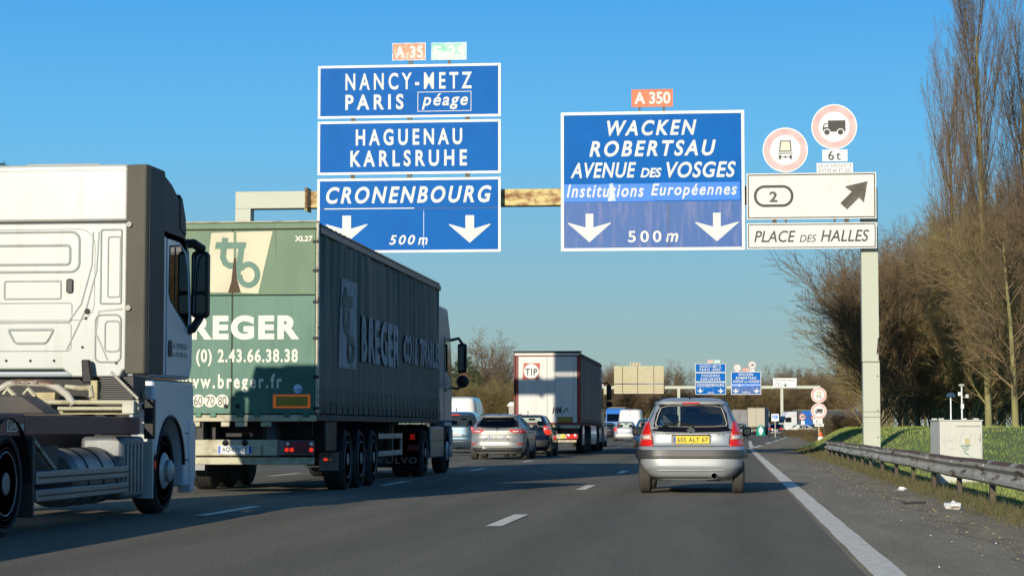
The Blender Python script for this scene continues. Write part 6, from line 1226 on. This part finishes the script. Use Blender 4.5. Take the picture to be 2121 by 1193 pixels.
def conifer(seed, H, name='conifer_tree'):
    g = random.Random(seed); tr = [((0, 0, -.2), (0, 0, H*.95), .16, .03)]; cr = []; nd = []
    for k in range(60):
        f = .12+.86*k/60; z = H*f; L_ = (H*.34)*(1-f)**.8*(.6+.7*g.random())+.25; a = g.random()*6.283; d = Vector((math.cos(a), math.sin(a), .15)).normalized(); p = Vector((0, 0, z)); q = p+d*L_+Vector((0, 0, -.1*L_)); cr.append((tuple(p), tuple(q), .03, .01))
        for j in range(70):
            t_ = .2+.8*g.random(); c = p.lerp(q, t_)+rv(g)*.13*(.5+L_*.18); e = (rv(g)+Vector((0, 0, .6))).normalized()*.16; nd.append((tuple(c), tuple(c+e), .022, .004))
    o = thing(name, 'x', 'tree'); 
    for n_, s_, m_ in (('trunk', tr, 'bark'), ('branches', cr, 'bark'), ('needles', nd, 'needle')):
        c = bpy.data.objects.new(n_, segs_mesh(n_, s_, m_, 3 if n_ != 'trunk' else 8)); C.objects.link(c); c.parent = o
    o['H'] = H; return o
PN = conifer(3, 9)
used = set()
def plant(P_, x, y, h, label, group, rz=None, wide=1.0, z=None):
    h *= {'bare_tree': .87, 'poplar_tree': .95}.get(P_.name.split('.')[0], 1)*(.9 if y > 400 else 1); s = h/P_['H']; z = bankz(x, y) if z is None and x > edge(y) else (z or 0)
    first = P_.name not in used; used.add(P_.name)
    o = P_ if first else dup(P_); o.location = (x, y, z); o.rotation_euler = (0, 0, random.random()*6.28 if rz is None else rz); o.scale = (s*wide, s*wide, s); o['label'] = label
    if group: o['group'] = group
    return o
def hgt(py, Y, base=1.0): return 1.025+(886-py)/F*Y-base
# tall poplars at the right edge
plant(PP, atx(2042, 84), 84, hgt(5, 84), 'tallest poplar at the right, its tip reaching the top of the photo', 'bare poplars on the bank', wide=.8)
plant(PQ, atx(1984, 90), 90, hgt(215, 90), 'shorter slender poplar just left of the tallest one', 'bare poplars on the bank', wide=.8)
plant(PQ, atx(2140, 88), 88, hgt(150, 88), 'poplar cut by the right edge of the photo', 'bare poplars on the bank', wide=1.0)
R1 = [(PC, 2048, 76, 470, 'bare tree whose thick trunk rises right behind the cabinet masts'), (PA, 2104, 72, 430, 'bare tree with a pale trunk at the right edge of the bank'), (PA, 1876, 84, 545, 'bare tree with a green trunk right of the gantry post'),
      (PB, 1832, 100, 540, 'reddish bare tree right behind the gantry post'), (PC, 1938, 92, 505, 'olive bare tree between the gantry post and the cabinet'), (PC, 1994, 84, 465, 'olive bare tree behind the left cabinet mast'),
      (PB, 1832, 132, 560, 'reddish bare tree left of the gantry post'), (PB, 1785, 160, 650, 'lower bare tree behind the roadside round signs'), (PA, 1822, 118, 565, 'bare tree directly behind the gantry post'), (PB, 1762, 190, 730, 'small bare tree right of the far gantry end')]
for P_, px, Y, py, l in R1: plant(P_, atx(px, Y), Y, hgt(py, Y), l, 'bare trees on the bank', wide=.6 if Y > 110 else .85)
for i, (px, Y, py, P_) in enumerate(((1900, 112, 520, PB), (1960, 118, 500, PA), (2020, 112, 470, PB), (2075, 116, 450, PC), (2125, 108, 420, PA), (1870, 140, 560, PC), (1845, 160, 600, PA), (1805, 175, 640, PA), (2050, 135, 440, PA), (1990, 140, 480, PC), (1930, 135, 500, PB), (2110, 140, 430, PB), (1880, 165, 560, PA), (2160, 84, 400, PB), (2190, 110, 380, PC))):
    plant(P_, atx(px, Y), Y, hgt(py, Y), 'bare tree in the second row of the wood on the right bank', 'trees deep in the right wood', wide=.75 if Y > 130 else .95)
i = 0
for px in range(1770, 2180, 22):
    Y = 92+12*math.sin(px*1.3); plant((SA, SB)[i % 2], atx(px, Y)+.5, Y, 3.2+1.6*random.random(), 'bare undergrowth shrub at the foot of the wood on the bank', 'undergrowth shrubs on the bank', wide=1.4); i += 1
for px in range(1835, 2190, 26):
    plant((SA, SB)[px % 2], atx(px, 190)+.5, 190, 3.6+1.2*random.random(), 'bare undergrowth shrub deep behind the wood on the bank', 'undergrowth shrubs on the bank', wide=1.8)
for px in range(1822, 2180, 26):
    Y = 125; plant((SB, SA)[i % 2], atx(px, Y)+.5, Y, 3.6+1.3*random.random(), 'bare undergrowth shrub at the foot of the wood on the bank', 'undergrowth shrubs on the bank', wide=1.5); i += 1
for px, Y, h in ((1632, 205, 1.0), (1645, 195, 1.1), (1658, 180, 1.2), (1668, 165, 1.2), (1679, 150, 1.2), (1690, 138, 1.2), (1672, 190, 1.2), (1714, 134, 1.3), (1727, 128, 1.4), (1738, 124, 1.6), (1752, 124, 2.0), (1768, 122, 2.4), (1650, 220, 1.1), (1748, 140, 2.4)):
    plant((SB, SA)[i % 2], atx(px, Y), Y, h*.55, 'low dry thicket shrub along the exit lane verge', 'thicket shrubs along the exit', wide=3.2, z=0); i += 1
# wood in the middle distance
i = 0
for px, Y, py, P_, l in ((948, 235, 745, PN, 'dark conifer left of the white lorry, nearest the green one'), (968, 228, 735, PN, 'dark conifer behind the white van on the left'), (1003, 240, 705, PA, 'tall spreading bare tree above the champagne estate'), (1028, 232, 742, PB, 'reddish bare tree above the champagne estate roof'),
    (1050, 236, 748, PA, 'bare tree touching the left edge of the white lorry'), (985, 225, 765, PN, 'low conifer above the champagne estate'), (1040, 226, 780, PC, 'low olive bare tree beside the white lorry'), (1012, 222, 790, PN, 'low conifer in front of the tall spreading bare tree')):
    plant(P_, atx(px, Y), Y, hgt(py, Y, 0), l, 'trees left of the white lorry', wide=1.1, z=0)
for px in range(-60, 1090, 26):
    Y = 255+25*math.sin(px); plant((PA, PB, PC, PN)[(px//26) % 4], atx(px, Y), Y, 5+3.5*random.random(), 'bare tree of the wood beyond the opposite carriageway', 'trees beyond the opposite carriageway', wide=1.3, z=0)
for px in range(930, 1080, 14): plant((SA, SB)[px % 2], atx(px, 215), 215, 3+random.random(), 'bare shrub below the trees left of the white lorry', 'shrubs left of the white lorry', wide=1.6, z=0)
plant(PN, atx(-8, 110), 110, hgt(312, 110, 0), 'conifer tip peeking over the white cab at the left edge', None, z=0)
k = 0
for row, (Yb, stepp, lo, hi) in enumerate(((430, 15, 9.0, 12.5), (455, 17, 10, 14), (480, 15, 8, 12))):
    for px in range(1215, 1730, stepp):
        Y = Yb+14*math.sin(px*.7+row); h = lo+(hi-lo)*random.random()
        if 1510 < px < 1535: P_ = PN
        else: P_ = (PA, PB, PC, PB)[k % 4]
        plant(P_, atx(px, Y), Y, h*(.82 if 1290 < px < 1620 else 1.05), 'bare tree of the distant wood closing the road', 'trees of the distant wood', wide=1.35, z=0); k += 1
for px in range(1225, 1740, 17): plant((SA, SB)[px % 2], atx(px, 418), 418, 5+1.5*random.random(), 'bare shrub at the foot of the distant wood', 'shrubs of the distant wood', wide=1.8, z=0)
for px, py in ((1255, 752), (1400, 748), (1386, 760)): plant(PA, atx(px, 405), 405, hgt(py, 405, 0), 'taller distant bare tree %s' % {1255: 'left of the tan sign backs', 1400: 'right of the tan sign backs', 1386: 'touching the right edge of the tan sign backs'}[px], 'taller distant bare trees', wide=1.0, z=0)
